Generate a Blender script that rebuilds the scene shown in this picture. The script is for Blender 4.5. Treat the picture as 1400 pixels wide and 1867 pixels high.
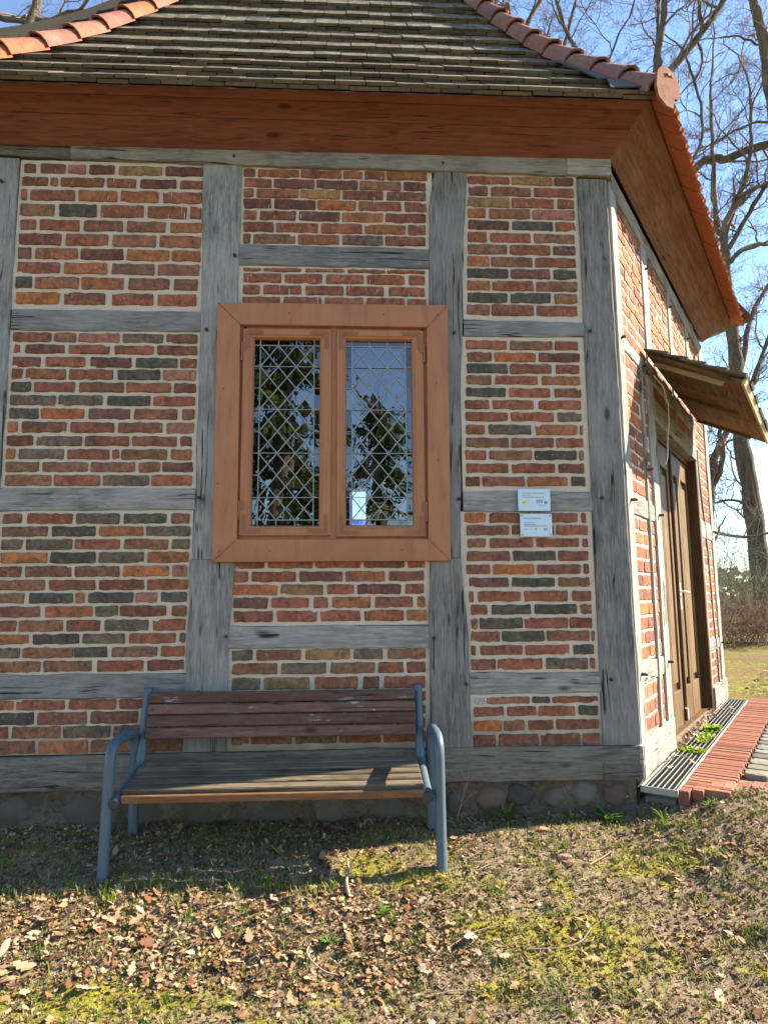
import bpy, math, random
import numpy as np
from mathutils import Matrix, Vector, noise
for o in list(bpy.data.objects): bpy.data.objects.remove(o)
S = bpy.context.scene
COL = S.collection
rad = math.radians

# ------------------------------------------------------------------ camera
cam = bpy.data.cameras.new('camera'); camo = bpy.data.objects.new('camera', cam); COL.objects.link(camo)
PIT, YAW, ROL = rad(7.57), rad(2.779), rad(-.406)
f = Vector((math.sin(YAW)*math.cos(PIT), math.cos(YAW)*math.cos(PIT), math.sin(PIT)))
r0 = Vector((math.cos(YAW), -math.sin(YAW), 0)); u0 = r0.cross(f)
rt = math.cos(ROL)*r0+math.sin(ROL)*u0; up = -math.sin(ROL)*r0+math.cos(ROL)*u0
camo.matrix_world = Matrix(((rt.x, up.x, -f.x, 0.0), (rt.y, up.y, -f.y, -4.0), (rt.z, up.z, -f.z, 1.4), (0, 0, 0, 1)))
cam.sensor_fit = 'VERTICAL'; cam.sensor_height = 36.0; cam.lens = 36.0*1183.5/1867.0
cam.clip_start = .05; cam.clip_end = 2000
S.camera = camo

# ------------------------------------------------------------------ daylight
SUN_AZ, SUN_EL = rad(10.5), rad(33.5)            # azimuth measured from +X towards +Y: a little behind the front wall
W = bpy.data.worlds.new('World'); S.world = W; W.use_nodes = True
nt = W.node_tree; bg = nt.nodes['Background']
sky = nt.nodes.new('ShaderNodeTexSky'); sky.sky_type = 'NISHITA'; sky.sun_disc = False
sky.sun_elevation = SUN_EL; sky.sun_rotation = rad(90)-SUN_AZ
sky.air_density = 1.0; sky.dust_density = .0; sky.ozone_density = 6.0
nt.links.new(sky.outputs[0], bg.inputs[0]); bg.inputs[1].default_value = .095
sun = bpy.data.lights.new('sun', 'SUN'); sun.energy = 4.4; sun.angle = rad(.53); sun.color = (1, .95, .87)
suno = bpy.data.objects.new('sun', sun); COL.objects.link(suno)
sdir = Vector((math.cos(SUN_AZ)*math.cos(SUN_EL), math.sin(SUN_AZ)*math.cos(SUN_EL), math.sin(SUN_EL)))
suno.rotation_euler = sdir.to_track_quat('Z', 'Y').to_euler(); suno.location = (12, 4, 12)
vs = S.view_settings; vs.view_transform = 'Standard'; vs.look = 'None'; vs.gamma = 1; vs.use_curve_mapping = False
vs.exposure = 2.15
vs.use_white_balance = True; vs.white_balance_temperature = 7700; vs.white_balance_tint = 10   # the camera's white balance, set for the shade
S.cycles.max_bounces = 8; S.cycles.transparent_max_bounces = 12; S.cycles.caustics_reflective = False; S.cycles.caustics_refractive = False

# ------------------------------------------------------------------ helpers
def sm(a, b, x):
    t = min(1, max(0, (x-a)/(b-a))); return t*t*(3-2*t)

class MB:
    def __init__(s): s.v = []; s.f = []; s.c = []; s.m = []; s.sm = []
    def add(s, vs, fs, col=None, mi=0, smooth=False):
        o = len(s.v); s.v += [tuple(p) for p in vs]
        for q in fs: s.f.append([i+o for i in q])
        s.c += [col or (1, 1, 1)]*len(fs); s.m += [mi]*len(fs); s.sm += [smooth]*len(fs)
    def box(s, x0, x1, y0, y1, z0, z1, M=None, **k):
        v = [Vector((x, y, z)) for x in (x0, x1) for y in (y0, y1) for z in (z0, z1)]
        if M: v = [M @ p for p in v]
        s.add(v, [(0, 1, 3, 2), (4, 6, 7, 5), (0, 4, 5, 1), (2, 3, 7, 6), (0, 2, 6, 4), (1, 5, 7, 3)], **k)
    def bbox(s, x0, x1, y0, y1, z0, z1, b=.004, M=None, **k):
        # box with chamfered edges
        v = []; 
        for ax in range(3):
            for x in (0, 1):
                for y in (0, 1):
                    for z in (0, 1):
                        p = [x1 if x else x0, y1 if y else y0, z1 if z else z0]
                        for a in range(3):
                            if a != ax:
                                p[a] += -b if (x, y, z)[a] else b
                        v.append(Vector(p))
        if M: v = [M @ p for p in v]
        I = lambda ax, x, y, z: ax*8+x*4+y*2+z
        F = []
        for x in (0, 1):
            q = [I(0, x, 0, 0), I(0, x, 0, 1), I(0, x, 1, 1), I(0, x, 1, 0)]; F.append(q if not x else q[::-1])
            q = [I(1, 0, x, 0), I(1, 1, x, 0), I(1, 1, x, 1), I(1, 0, x, 1)]; F.append(q if not x else q[::-1])
            q = [I(2, 0, 0, x), I(2, 0, 1, x), I(2, 1, 1, x), I(2, 1, 0, x)]; F.append(q if not x else q[::-1])
        for a in (0, 1):
            for c in (0, 1):
                F.append([I(0, a, c, 0), I(0, a, c, 1), I(1, a, c, 1), I(1, a, c, 0)])
                F.append([I(0, a, 0, c), I(0, a, 1, c), I(2, a, 1, c), I(2, a, 0, c)])
                F.append([I(1, 0, a, c), I(1, 1, a, c), I(2, 1, a, c), I(2, 0, a, c)])
                for e in (0, 1): F.append([I(0, a, c, e), I(1, a, c, e), I(2, a, c, e)])
        s.add(v, F, **k)
    def tube(s, pts, rs, n=8, cap=True, **k):
        pts = [Vector(p) for p in pts]
        if not hasattr(rs, '__len__'): rs = [rs]*len(pts)
        ref = None; V = []
        for i, p in enumerate(pts):
            d = (pts[min(i+1, len(pts)-1)]-pts[max(i-1, 0)]).normalized()
            if ref is None:
                ref = Vector((0, 0, 1)) if abs(d.z) < .9 else Vector((1, 0, 0))
            a = (ref-d*ref.dot(d)).normalized(); b = d.cross(a); ref = a
            for j in range(n):
                t = 2*math.pi*j/n; V.append(p+(a*math.cos(t)+b*math.sin(t))*rs[i])
        F = [(i*n+j, i*n+(j+1) % n, (i+1)*n+(j+1) % n, (i+1)*n+j) for i in range(len(pts)-1) for j in range(n)]
        k.setdefault('smooth', True)
        s.add(V, F, **k)
        if cap:
            k['smooth'] = False
            s.add(V[:n], [tuple(range(n))[::-1]], **k); s.add(V[-n:], [tuple(range(n))], **k)
    def prism(s, poly, d, M=None, **k):
        # poly: list of 3D points (planar), extruded by vector d
        d = Vector(d); a = [Vector(p) for p in poly]; n = len(a); v = a+[p+d for p in a]
        if M: v = [M @ p for p in v]
        s.add(v, [tuple(range(n))[::-1], tuple(range(n, 2*n))]+[(i, (i+1) % n, n+(i+1) % n, n+i) for i in range(n)], **k)
    def lump(s, c, r, rng, seg=7, rings=5, amp=.15, **k):
        V = []; F = []; ph = [rng.uniform(0, 6.28) for _ in range(6)]
        def dis(x, y, z): return 1+amp*(math.sin(2.1*x+ph[0])*math.sin(1.7*y+ph[1])+.7*math.sin(3.1*z+ph[2]+x*1.3))
        for i in range(rings+1):
            th = math.pi*i/rings
            for j in range(seg):
                t = 2*math.pi*j/seg; x, y, z = math.sin(th)*math.cos(t), math.sin(th)*math.sin(t), math.cos(th)
                q = dis(x*2, y*2, z*2); V.append((c[0]+r[0]*x*q, c[1]+r[1]*y*q, c[2]+r[2]*z*q))
        for i in range(rings):
            for j in range(seg): F.append((i*seg+j, (i+1)*seg+j, (i+1)*seg+(j+1) % seg, i*seg+(j+1) % seg))
        k.setdefault('smooth', True); s.add(V, F, **k)
    def mesh(s, name, mats):
        me = bpy.data.meshes.new(name); me.from_pydata(s.v, [], s.f)
        for m in (mats if isinstance(mats, (list, tuple)) else [mats]): me.materials.append(m)
        if s.f:
            me.polygons.foreach_set('material_index', s.m); me.polygons.foreach_set('use_smooth', s.sm)
            a = me.attributes.new('tint', 'FLOAT_COLOR', 'FACE')
            arr = np.ones((len(s.f), 4), np.float32); arr[:, :3] = s.c; a.data.foreach_set('color', arr.ravel())
        me.update(); return me
    def build(s, name, mats, parent=None, M=None): return ob(name, s.mesh(name, mats), parent, M)

WM = {}
def ob(name, data, parent=None, M=None):
    o = bpy.data.objects.new(name, data); COL.objects.link(o)
    M = M if M is not None else Matrix()
    WM[o] = M.copy()
    if parent is not None:
        o.parent = parent; o.matrix_parent_inverse = WM[parent].inverted()
    o.matrix_basis = M
    return o
def tag(o, label, cat, group=None):
    o['label'] = label; o['category'] = cat
    if group: o['group'] = group
    return o
def thing(name, label, cat, loc=(0, 0, 0), group=None):
    o = ob(name, None, None, Matrix.Translation(loc)); return tag(o, label, cat, group)
def struct(o): o['kind'] = 'structure'; return o
def stuff(o): o['kind'] = 'stuff'; return o

# ------------------------------------------------------------------ materials
class NT:
    def __init__(s, name):
        s.m = bpy.data.materials.new(name); s.m.use_nodes = True; s.t = s.m.node_tree
        s.b = s.t.nodes['Principled BSDF']; s.b.inputs['Specular IOR Level'].default_value = .08
    def n(s, typ, ins=None, **kw):
        x = s.t.nodes.new('ShaderNode'+typ)
        for k, v in kw.items(): setattr(x, k, v)
        for k, v in (ins or {}).items():
            if hasattr(v, 'is_linked') or isinstance(v, bpy.types.NodeSocket): s.t.links.new(v, x.inputs[k])
            else: x.inputs[k].default_value = v
        return x
    def set(s, k, v):
        if isinstance(v, bpy.types.NodeSocket): s.t.links.new(v, s.b.inputs[k])
        else: s.b.inputs[k].default_value = v
    def obj(s): return s.n('TexCoord').outputs['Object']
    def pos(s): return s.n('NewGeometry').outputs['Position']
    def tint(s): return s.n('Attribute', attribute_name='tint').outputs['Color']
    def map(s, v, sc): return s.n('Mapping', {0: v, 3: sc}).outputs[0]
    def noise(s, v, sc, det=4, rough=.55, dist=0): return s.n('TexNoise', {'Vector': v, 'Scale': sc, 'Detail': det, 'Roughness': rough, 'Distortion': dist}).outputs[0]
    def voro(s, v, sc, feat='F1'): return s.n('TexVoronoi', {'Vector': v, 'Scale': sc}, feature=feat).outputs[0]
    def ramp(s, f, stops):
        r = s.n('ValToRGB', {0: f}); e = r.color_ramp.elements
        while len(e) < len(stops): e.new(.5)
        for i, (p, c) in enumerate(stops): e[i].position = p; e[i].color = (c, c, c, 1) if not hasattr(c, '__len__') else (*c, 1)
        return r.outputs[0]
    def mix(s, f, a, b, mode='MIX'):
        x = s.n('Mix', data_type='RGBA', blend_type=mode)
        for k, v in ((0, f), (6, a), (7, b)):
            if isinstance(v, bpy.types.NodeSocket): s.t.links.new(v, x.inputs[k])
            elif k == 0: x.inputs[0].default_value = v
            else: x.inputs[k].default_value = (*v, 1) if len(v) == 3 else v
        return x.outputs[2]
    def math(s, op, a, b=0.0, c=False):
        x = s.n('Math', {0: a, 1: b}, operation=op, use_clamp=c); return x.outputs[0]
    def bump(s, h, st=.5, d=.01, nrm=None):
        i = {'Height': h, 'Strength': st, 'Distance': d}
        if nrm: i['Normal'] = nrm
        s.set('Normal', s.n('Bump', i).outputs[0])
    def rnd(s): return s.n('ObjectInfo').outputs['Random']

def m_brick():
    k = NT('brick'); p = k.obj(); t = k.tint()
    n1 = k.noise(p, 11, 3, .6); n2 = k.noise(p, 44, 5, .75); n3 = k.noise(p, 170, 3, .7); n4 = k.noise(p, 26, 4, .65, .4)
    c = k.mix(k.ramp(n1, [(.34, 0), (.62, 1)]), k.mix(1, t, (.68, .72, .76), 'MULTIPLY'), k.mix(1, t, (1.18, 1.14, 1.08), 'MULTIPLY'))
    c = k.mix(k.ramp(n4, [(.56, 0), (.68, .75)]), c, (.065, .05, .04))
    c = k.mix(k.ramp(n2, [(.30, .9), (.5, 0)]), c, k.mix(1, t, (.42, .42, .42), 'MULTIPLY'))
    c = k.mix(k.ramp(n2, [(.58, 0), (.72, .6)]), c, (.42, .33, .24))
    c = k.mix(k.ramp(n3, [(.3, .35), (.5, 0)]), c, (.06, .045, .04))
    k.set('Base Color', c); k.set('Roughness', .9)
    h = k.math('ADD', k.math('MULTIPLY', n2, .6), k.math('MULTIPLY', n3, .25)); k.bump(h, .7, .006); return k.m
def m_mortar():
    k = NT('lime_mortar'); p = k.obj(); n1 = k.noise(p, 3.5, 4); n2 = k.noise(p, 90, 5, .7); n3 = k.noise(p, 330, 2)
    c = k.mix(n1, (.50, .42, .325), (.66, .565, .455)); c = k.mix(k.ramp(n2, [(.3, .55), (.52, 0)]), c, (.25, .21, .16))
    c = k.mix(k.ramp(n3, [(.68, 0), (.75, .5)]), c, (.62, .58, .5))
    # damp greenish grey near the ground
    z = k.n('SeparateXYZ', {0: p}).outputs[2]
    c = k.mix(k.math('MULTIPLY', k.ramp(k.math('ADD', z, k.math('MULTIPLY', n1, .5)), [(.75, .75), (1.0, 0)]), 1), c, (.20, .19, .14))
    k.set('Base Color', c); k.set('Roughness', .95); k.bump(k.math('ADD', n2, k.math('MULTIPLY', n3, .4)), .8, .006); return k.m
def m_wood(name, axis, dark, mid, light, cracks=1.0, patch=.5, fine=70, rough=.85, tint=False, spec=.08, crackcol=(.032, .029, .026), peel=None, low=None):
    k = NT(name); p = k.obj(); a = {'x': 0, 'y': 1, 'z': 2}[axis]
    off = k.n('VectorMath', {0: p, 1: k.n('CombineXYZ', {0: k.math('MULTIPLY', k.rnd(), 37), 1: k.math('MULTIPLY', k.rnd(), 19), 2: k.math('MULTIPLY', k.rnd(), 53)}).outputs[0]}, operation='ADD').outputs[0]
    wob = k.noise(off, 3.2, 3); wv = k.n('VectorMath', {0: k.n('TexNoise', {'Vector': off, 'Scale': 2.6, 'Detail': 2.0}).outputs[1], 3: .022}, operation='SCALE').outputs[0]
    q = k.n('VectorMath', {0: off, 1: wv}, operation='ADD').outputs[0]
    s1 = [1, 1, 1]; s1[a] = .085; s2 = [1, 1, 1]; s2[a] = .2; s3 = [1, 1, 1]; s3[a] = .028
    f1 = k.noise(k.map(q, s1), fine, 5, .65); f2 = k.noise(k.map(q, s2), fine*.28, 4, .6); f3 = k.noise(k.map(q, s1), fine*2.6, 2, .6)
    big = k.noise(off, 2.3, 3, .6)
    c = k.mix(k.ramp(f2, [(.3, 0), (.68, 1)]), dark, mid)
    c = k.mix(k.ramp(f1, [(.42, 0), (.7, .85)]), c, light)
    c = k.mix(k.ramp(f3, [(.34, .6), (.48, 0)]), c, [x*.6 for x in dark])
    c = k.mix(k.math('MULTIPLY', k.ramp(big, [(.4, 0), (.64, 1)]), patch), c, light)
    cr = k.noise(k.map(q, s3), fine*.16, 3, .55)
    line = k.ramp(k.math('ABSOLUTE', k.math('SUBTRACT', cr, .5)), [(.004*cracks, 1), (.012*cracks, 0)])
    gate = k.ramp(k.noise(off, 3.5, 2), [(.5, 0), (.58, 1)])
    line = k.math('MULTIPLY', line, gate)
    if cracks > 0: c = k.mix(line, c, crackcol)
    # knots
    sk = [4.2, 4.2, 4.2]; sk[a] = 1.7
    kn = k.voro(k.map(off, sk), 1.0); c = k.mix(k.ramp(kn, [(.045, .85), (.10, 0)]), c, [x*.35 for x in dark])
    if tint: c = k.mix(1, c, k.tint(), 'MULTIPLY')
    if peel: 
        pe = k.noise(k.map(q, s2), 22, 5, .7); c = k.mix(k.ramp(pe, [(.62, 0), (.66, .9)]), c, peel)
    if low:
        z = k.n('SeparateXYZ', {0: p}).outputs[2]
        c = k.mix(k.ramp(k.math('ADD', z, k.math('MULTIPLY', big, .35)), [(.5, .6), (.85, 0)]), c, low)
    c = k.mix(1, c, k.ramp(k.rnd(), [(0, .8), (1, 1.18)]), 'MULTIPLY')
    k.set('Base Color', c); k.set('Roughness', rough); k.b.inputs['Specular IOR Level'].default_value = spec
    h = k.math('SUBTRACT', k.math('ADD', k.math('MULTIPLY', f1, .6), k.math('MULTIPLY', f2, .6)), k.math('MULTIPLY', line, 1.2 if cracks > 0 else 0)); k.bump(h, .75, .007)
    return k.m
def m_paint(name, col, var=.12, rough=.55, scale=8, dirt=(.1, .06, .04), bump=.1, spec=.35, scratch=None):
    k = NT(name); p = k.obj(); n1 = k.noise(p, scale, 4); n2 = k.noise(p, scale*12, 4, .7)
    c = k.mix(n1, [x*(1-var) for x in col], [min(1, x*(1+var)) for x in col]); c = k.mix(k.ramp(n2, [(.26, .5), (.38, 0)]), c, dirt)
    c = k.mix(k.ramp(k.noise(k.map(p, (3, 3, .5)), scale, 4, .6), [(.58, 0), (.75, .35)]), c, dirt)
    if scratch: c = k.mix(k.ramp(n2, [(.70, 0), (.74, .8)]), c, scratch)
    k.set('Base Color', c); k.set('Roughness', k.ramp(n1, [(.2, rough-.08), (.8, rough+.1)])); k.b.inputs['Specular IOR Level'].default_value = spec
    k.bump(n2, bump, .004); return k.m
def m_tint(name, rough=.8, var=.3, sc=40, bump=.3, trans=0, spec=.06, lich=None):
    k = NT(name); p = k.obj(); t = k.tint(); n = k.noise(p, sc, 4, .65)
    c = k.mix(n, k.mix(1, t, (1-var,)*3, 'MULTIPLY'), k.mix(1, t, (1+var,)*3, 'MULTIPLY'))
    if lich:
        l = k.noise(p, sc*.35, 5, .7); c = k.mix(k.ramp(l, [(.5, 0), (.62, lich[1])]), c, lich[0])
        l2 = k.noise(p, sc*2, 3, .7); c = k.mix(k.ramp(l2, [(.3, .5), (.46, 0)]), c, (.03, .03, .025))
    k.set('Base Color', c); k.set('Roughness', rough); k.b.inputs['Specular IOR Level'].default_value = spec
    if bump: k.bump(n, bump, .006)
    if trans:
        tr = k.n('BsdfTranslucent', {0: c}); mx = k.n('MixShader', {0: trans, 1: k.b.outputs[0], 2: tr.outputs[0]})
        k.t.links.new(mx.outputs[0], k.t.nodes['Material Output'].inputs[0])
    return k.m
def m_glass(name, tintc, refl):
    k = NT(name); k.t.nodes.remove(k.b)
    gl = k.n('BsdfGlossy', {'Roughness': .012, 0: (.95, .97, 1, 1)}); tr = k.n('BsdfTransparent', {0: (*tintc, 1)})
    fr = k.n('LayerWeight', {0: .35}); fac = k.math('ADD', k.math('MULTIPLY', fr.outputs[0], .5), refl, True)
    wv = k.noise(k.obj(), 9, 2)
    b = k.n('Bump', {'Height': wv, 'Strength': .015, 'Distance': .02}); k.t.links.new(b.outputs[0], gl.inputs['Normal'])
    mx = k.n('MixShader', {0: fac, 1: tr.outputs[0], 2: gl.outputs[0]}); k.t.links.new(mx.outputs[0], k.t.nodes['Material Output'].inputs[0]); return k.m
def m_ground():
    k = NT('ground_soil'); p = k.pos(); x = k.n('SeparateXYZ', {0: p})
    n1 = k.noise(p, 1.3, 4); n2 = k.noise(p, 22, 6, .7); n3 = k.noise(p, 130, 5, .75); n4 = k.noise(p, 5.5, 5, .65)
    soil = k.mix(k.ramp(n2, [(.3, 0), (.66, 1)]), (.12, .085, .057), (.42, .32, .225)); soil = k.mix(k.ramp(n3, [(.35, .8), (.52, 0)]), soil, (.035, .026, .018))
    soil = k.mix(k.ramp(n3, [(.6, 0), (.72, .7)]), soil, (.36, .29, .21))
    moss = k.mix(n3, (.15, .14, .018), (.46, .42, .05)); moss = k.mix(k.ramp(n2, [(.4, .6), (.6, 0)]), moss, (.16, .13, .05))
    msk = k.ramp(n4, [(.53, 0), (.62, .85)])
    for (cx, cy, rx, ry) in ((.95, -1.02, .42, .22), (.6, -.92, .22, .12), (-.95, -1.24, .62, .12), (.06, -.47, .18, .14), (1.5, -.55, .35, .12), (.35, -.62, .25, .1)):
        d = k.math('POWER', k.math('ADD', k.math('POWER', k.math('ABSOLUTE', k.math('DIVIDE', k.math('SUBTRACT', x.outputs[0], cx), rx)), 2), k.math('POWER', k.math('ABSOLUTE', k.math('DIVIDE', k.math('SUBTRACT', x.outputs[1], cy), ry)), 2)), .5)
        msk = k.math('MAXIMUM', msk, k.ramp(k.math('ADD', d, k.math('MULTIPLY', k.math('SUBTRACT', n2, .5), 2.4)), [(.55, 1), (1.0, 0)]))
    near = k.mix(msk, soil, moss)
    lawn = k.mix(k.ramp(k.noise(p, 14, 7, .8), [(.38, 0), (.6, 1)]), (.035, .05, .012), (.25, .24, .06)); lawn = k.mix(k.ramp(k.noise(p, 1.4, 7, .78), [(.42, 0), (.56, .95)]), lawn, (.15, .10, .058)); lawn = k.mix(k.ramp(k.noise(p, 16, 4, .7), [(.56, 0), (.66, .7)]), lawn, (.27, .2, .125))
    dist = k.ramp(k.math('ADD', x.outputs[1], k.math('MULTIPLY', n1, 1.5)), [(.62, 0), (.72, 1)]); dist.node.color_ramp.elements[0].position = 0; 
    far = k.math('GREATER_THAN', k.math('ADD', x.outputs[1], k.math('MULTIPLY', n1, 1.0)), 2.7)
    dr = k.n('VectorMath', {0: p}, operation='LENGTH').outputs['Value']
    far = k.math('MAXIMUM', far, k.math('GREATER_THAN', dr, 6.5))
    k.set('Base Color', k.mix(far, near, lawn)); k.set('Roughness', .95); k.b.inputs['Specular IOR Level'].default_value = .05
    k.bump(k.math('ADD', n2, k.math('MULTIPLY', n3, .6)), 1.0, .02); return k.m

M_brick, M_mortar = m_brick(), m_mortar()
GREY = ((.108, .101, .091), (.20, .192, .179), (.33, .32, .30))
M_tx = m_wood('weathered_oak_along_x', 'x', *GREY, low=(.09, .085, .065)); M_tz = m_wood('weathered_oak_along_z', 'z', *GREY, cracks=1.2, low=(.15, .145, .125))
M_bx = m_wood('pale_oak_along_x', 'x', (.12, .112, .098), (.225, .213, .19), (.36, .345, .31)); M_bz = m_wood('pale_oak_along_z', 'z', (.12, .112, .098), (.225, .213, .19), (.36, .345, .31))  # slightly paler oak for the timbers of the side walls
M_sill = m_wood('sill_oak', 'x', (.075, .066, .052), (.135, .122, .1), (.21, .195, .165), patch=.25)
M_plate = m_wood('wall_plate_oak', 'x', (.13, .12, .1), (.23, .215, .185), (.37, .35, .31), cracks=.8)
M_fascia = m_wood('stained_fascia', 'x', (.135, .045, .03), (.185, .064, .043), (.235, .092, .062), cracks=.3, patch=.3, fine=34, rough=.6, crackcol=(.07, .02, .01))
M_fascia2 = m_wood('worn_stained_fascia', 'x', (.12, .048, .03), (.165, .075, .05), (.24, .135, .10), cracks=.2, patch=.3, fine=26, rough=.6)
def m_paintwood(name, col):
    k = NT(name); p = k.obj(); z = k.n('SeparateXYZ', {0: p}).outputs[2]
    n1 = k.noise(p, 4, 4, .6); g = k.noise(k.map(p, (2.2, 2.2, 2.2)), 45, 4, .7); st = k.noise(k.map(p, (1, 1, .12)), 24, 5, .7); fine = k.noise(k.map(p, (1, 1, .06)), 120, 3, .6)
    c = k.mix(n1, [x*.86 for x in col], [x*1.12 for x in col]); c = k.mix(k.ramp(st, [(.52, 0), (.68, .6)]), c, (.24, .095, .052)); c = k.mix(k.ramp(st, [(.28, .35), (.42, 0)]), c, (.46, .23, .14))
    c = k.mix(k.ramp(g, [(.27, .7), (.34, 0)]), c, (.15, .075, .045)); c = k.mix(k.ramp(g, [(.71, 0), (.75, .6)]), c, (.5, .3, .2))
    c = k.mix(k.math('MULTIPLY', k.ramp(k.math('ADD', k.math('MULTIPLY', z, .25), k.math('MULTIPLY', n1, .12)), [(.43, 1), (.50, 0)]), .45), c, (.19, .085, .05))
    k.set('Base Color', c); k.set('Roughness', k.ramp(n1, [(.3, .42), (.7, .62)])); k.b.inputs['Specular IOR Level'].default_value = .3
    k.bump(k.math('ADD', fine, k.math('MULTIPLY', g, .5)), .18, .004); return k.m
M_casing = m_paintwood('terracotta_paint', (.385, .155, .075))
M_bracket = m_paint('painted_iron', (.27, .10, .05), .1, .45, 20, (.12, .06, .035), .1)
M_lead = m_paint('lead', (.29, .31, .31), .2, .5, 30, (.15, .16, .16), .1)
M_peg = m_wood('oak_peg', 'y', (.03, .028, .025), (.06, .055, .05), (.11, .1, .09), cracks=0, patch=.2)
M_glass = m_glass('clear_leaded_glass', (.72, .78, .78), .20)
M_gl_b = m_glass('blue_glass', (.10, .12, .30), .12); M_gl_a = m_glass('amber_glass', (.45, .16, .03), .10); M_gl_v = m_glass('violet_glass', (.2, .1, .16), .12)
M_tile = m_tint('weathered_clay_tile', .9, .35, 30, .5, lich=((.31, .29, .245), .7))
M_tile_e = m_tint('weathered_tile_edge', .95, .45, 26, .5)
M_tile_o = m_tint('bare_clay_tile', .85, .2, 20, .2)
M_hip = m_tint('hip_tile_clay', .8, .18, 14, .2, lich=((.30, .24, .2), .25))
M_metal = m_paint('blue_grey_paint', (.066, .102, .130), .16, .45, 12, (.10, .085, .07), .08, .4, scratch=(.26, .27, .26))
M_flash = m_paint('grey_lead_flashing', (.075, .07, .065), .2, .7, 15, (.04, .04, .035))
M_cap = m_paint('dark_plastic', (.035, .042, .055), .2, .5, 15, (.06, .06, .06))
M_slat = m_wood('brown_stained_slat', 'x', (.095, .047, .034), (.145, .075, .054), (.2, .112, .084), cracks=.35, patch=.25, fine=55, peel=(.33, .31, .32), rough=.6)
M_seat = m_wood('bleached_seat_slat', 'x', (.055, .042, .028), (.115, .09, .06), (.21, .17, .115), cracks=.8, patch=.3, fine=60)
M_seatf = m_wood('brown_seat_edge', 'x', (.16, .075, .035), (.24, .115, .055), (.32, .17, .09), cracks=.4, patch=.3, fine=60)
M_door = m_wood('golden_door_wood', 'z', (.085, .052, .027), (.145, .092, .048), (.215, .145, .082), cracks=.2, patch=.3, fine=40, rough=.55)
M_jamb = m_wood('dark_jamb_wood', 'z', (.06, .03, .014), (.10, .052, .024), (.15, .085, .04), cracks=.2, patch=.2, fine=40, rough=.55)
M_board = m_wood('canopy_plywood', 'x', (.09, .05, .028), (.15, .088, .05), (.24, .155, .095), cracks=.3, patch=.4, fine=30)
M_shing = m_wood('canopy_shingle', 'y', (.05, .042, .032), (.085, .075, .058), (.14, .125, .095), cracks=.5, patch=.4)
M_pale = m_wood('pale_batten', 'y', (.25, .19, .12), (.38, .31, .2), (.5, .43, .3), cracks=0)
M_galv = m_paint('galvanised_steel', (.26, .26, .23), .15, .4, 25, (.2, .19, .16), .1, .5)
M_galvd = m_paint('dark_grate_mesh', (.07, .085, .085), .3, .5, 40, (.03, .03, .03))
M_clink = m_tint('red_clinker', .85, .3, 30, .5); M_cob = m_tint('granite_cobble', .85, .35, 35, .6)
M_stone = m_tint('fieldstone', .9, .3, 16, .5); M_plaque = m_paint('glass_plaque', (.47, .60, .69), .05, .25, 5, (.4, .5, .55), .02, .6)
M_print = m_tint('plaque_print', .5, 0, 10, 0); M_white = m_paint('white_metal', (.7, .7, .68), .05, .35, 10, (.5, .5, .5), .05, .5)
M_found = None
M_leaf = m_tint('dry_leaf', .8, .35, 60, .3, trans=.25); M_grass = m_tint('grass_blade', .65, .25, 25, 0, trans=.3)
M_ground = m_ground()
def m_found():
    k = NT('rubble_mortar'); p = k.obj(); n1 = k.noise(p, 5, 5, .65); n2 = k.noise(p, 60, 6, .75); n3 = k.noise(p, 18, 4, .6)
    c = k.mix(k.ramp(n1, [(.35, 0), (.65, 1)]), (.09, .075, .055), (.20, .165, .125)); c = k.mix(k.ramp(n3, [(.52, 0), (.62, .7)]), c, (.13, .085, .055)); c = k.mix(k.ramp(n2, [(.35, .7), (.5, 0)]), c, (.04, .035, .028))
    k.set('Base Color', c); k.set('Roughness', .95); k.bump(k.math('ADD', n2, n3), 1, .015); return k.m
M_found = m_found()
def m_bark():
    k = NT('bark'); p = k.pos(); n1 = k.noise(k.map(p, (1, 1, .25)), 9, 5, .7); n2 = k.noise(p, 40, 4)
    c = k.mix(k.ramp(n1, [(.3, 0), (.7, 1)]), (.05, .038, .028), (.17, .135, .10)); c = k.mix(k.ramp(n2, [(.55, 0), (.7, .5)]), c, (.16, .16, .11))
    k.set('Base Color', c); k.set('Roughness', .95); k.bump(n1, 1, .04); return k.m
M_bark = m_bark()
def m_twig():
    k = NT('twig'); p = k.pos(); c = k.mix(k.noise(p, 2, 3), (.11, .08, .062), (.21, .155, .125)); k.set('Base Color', c); k.set('Roughness', .9); return k.m
M_twig = m_twig()
# ------------------------------------------------------------------ setting: ground, lawn, path
CX, ANG = 1.725, rad(53.06)                      # right-hand corner of the front wall and the turn of the plan there
SD = Vector((math.cos(ANG), math.sin(ANG), 0)); SN = Vector((math.sin(ANG), -math.cos(ANG), 0))
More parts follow.
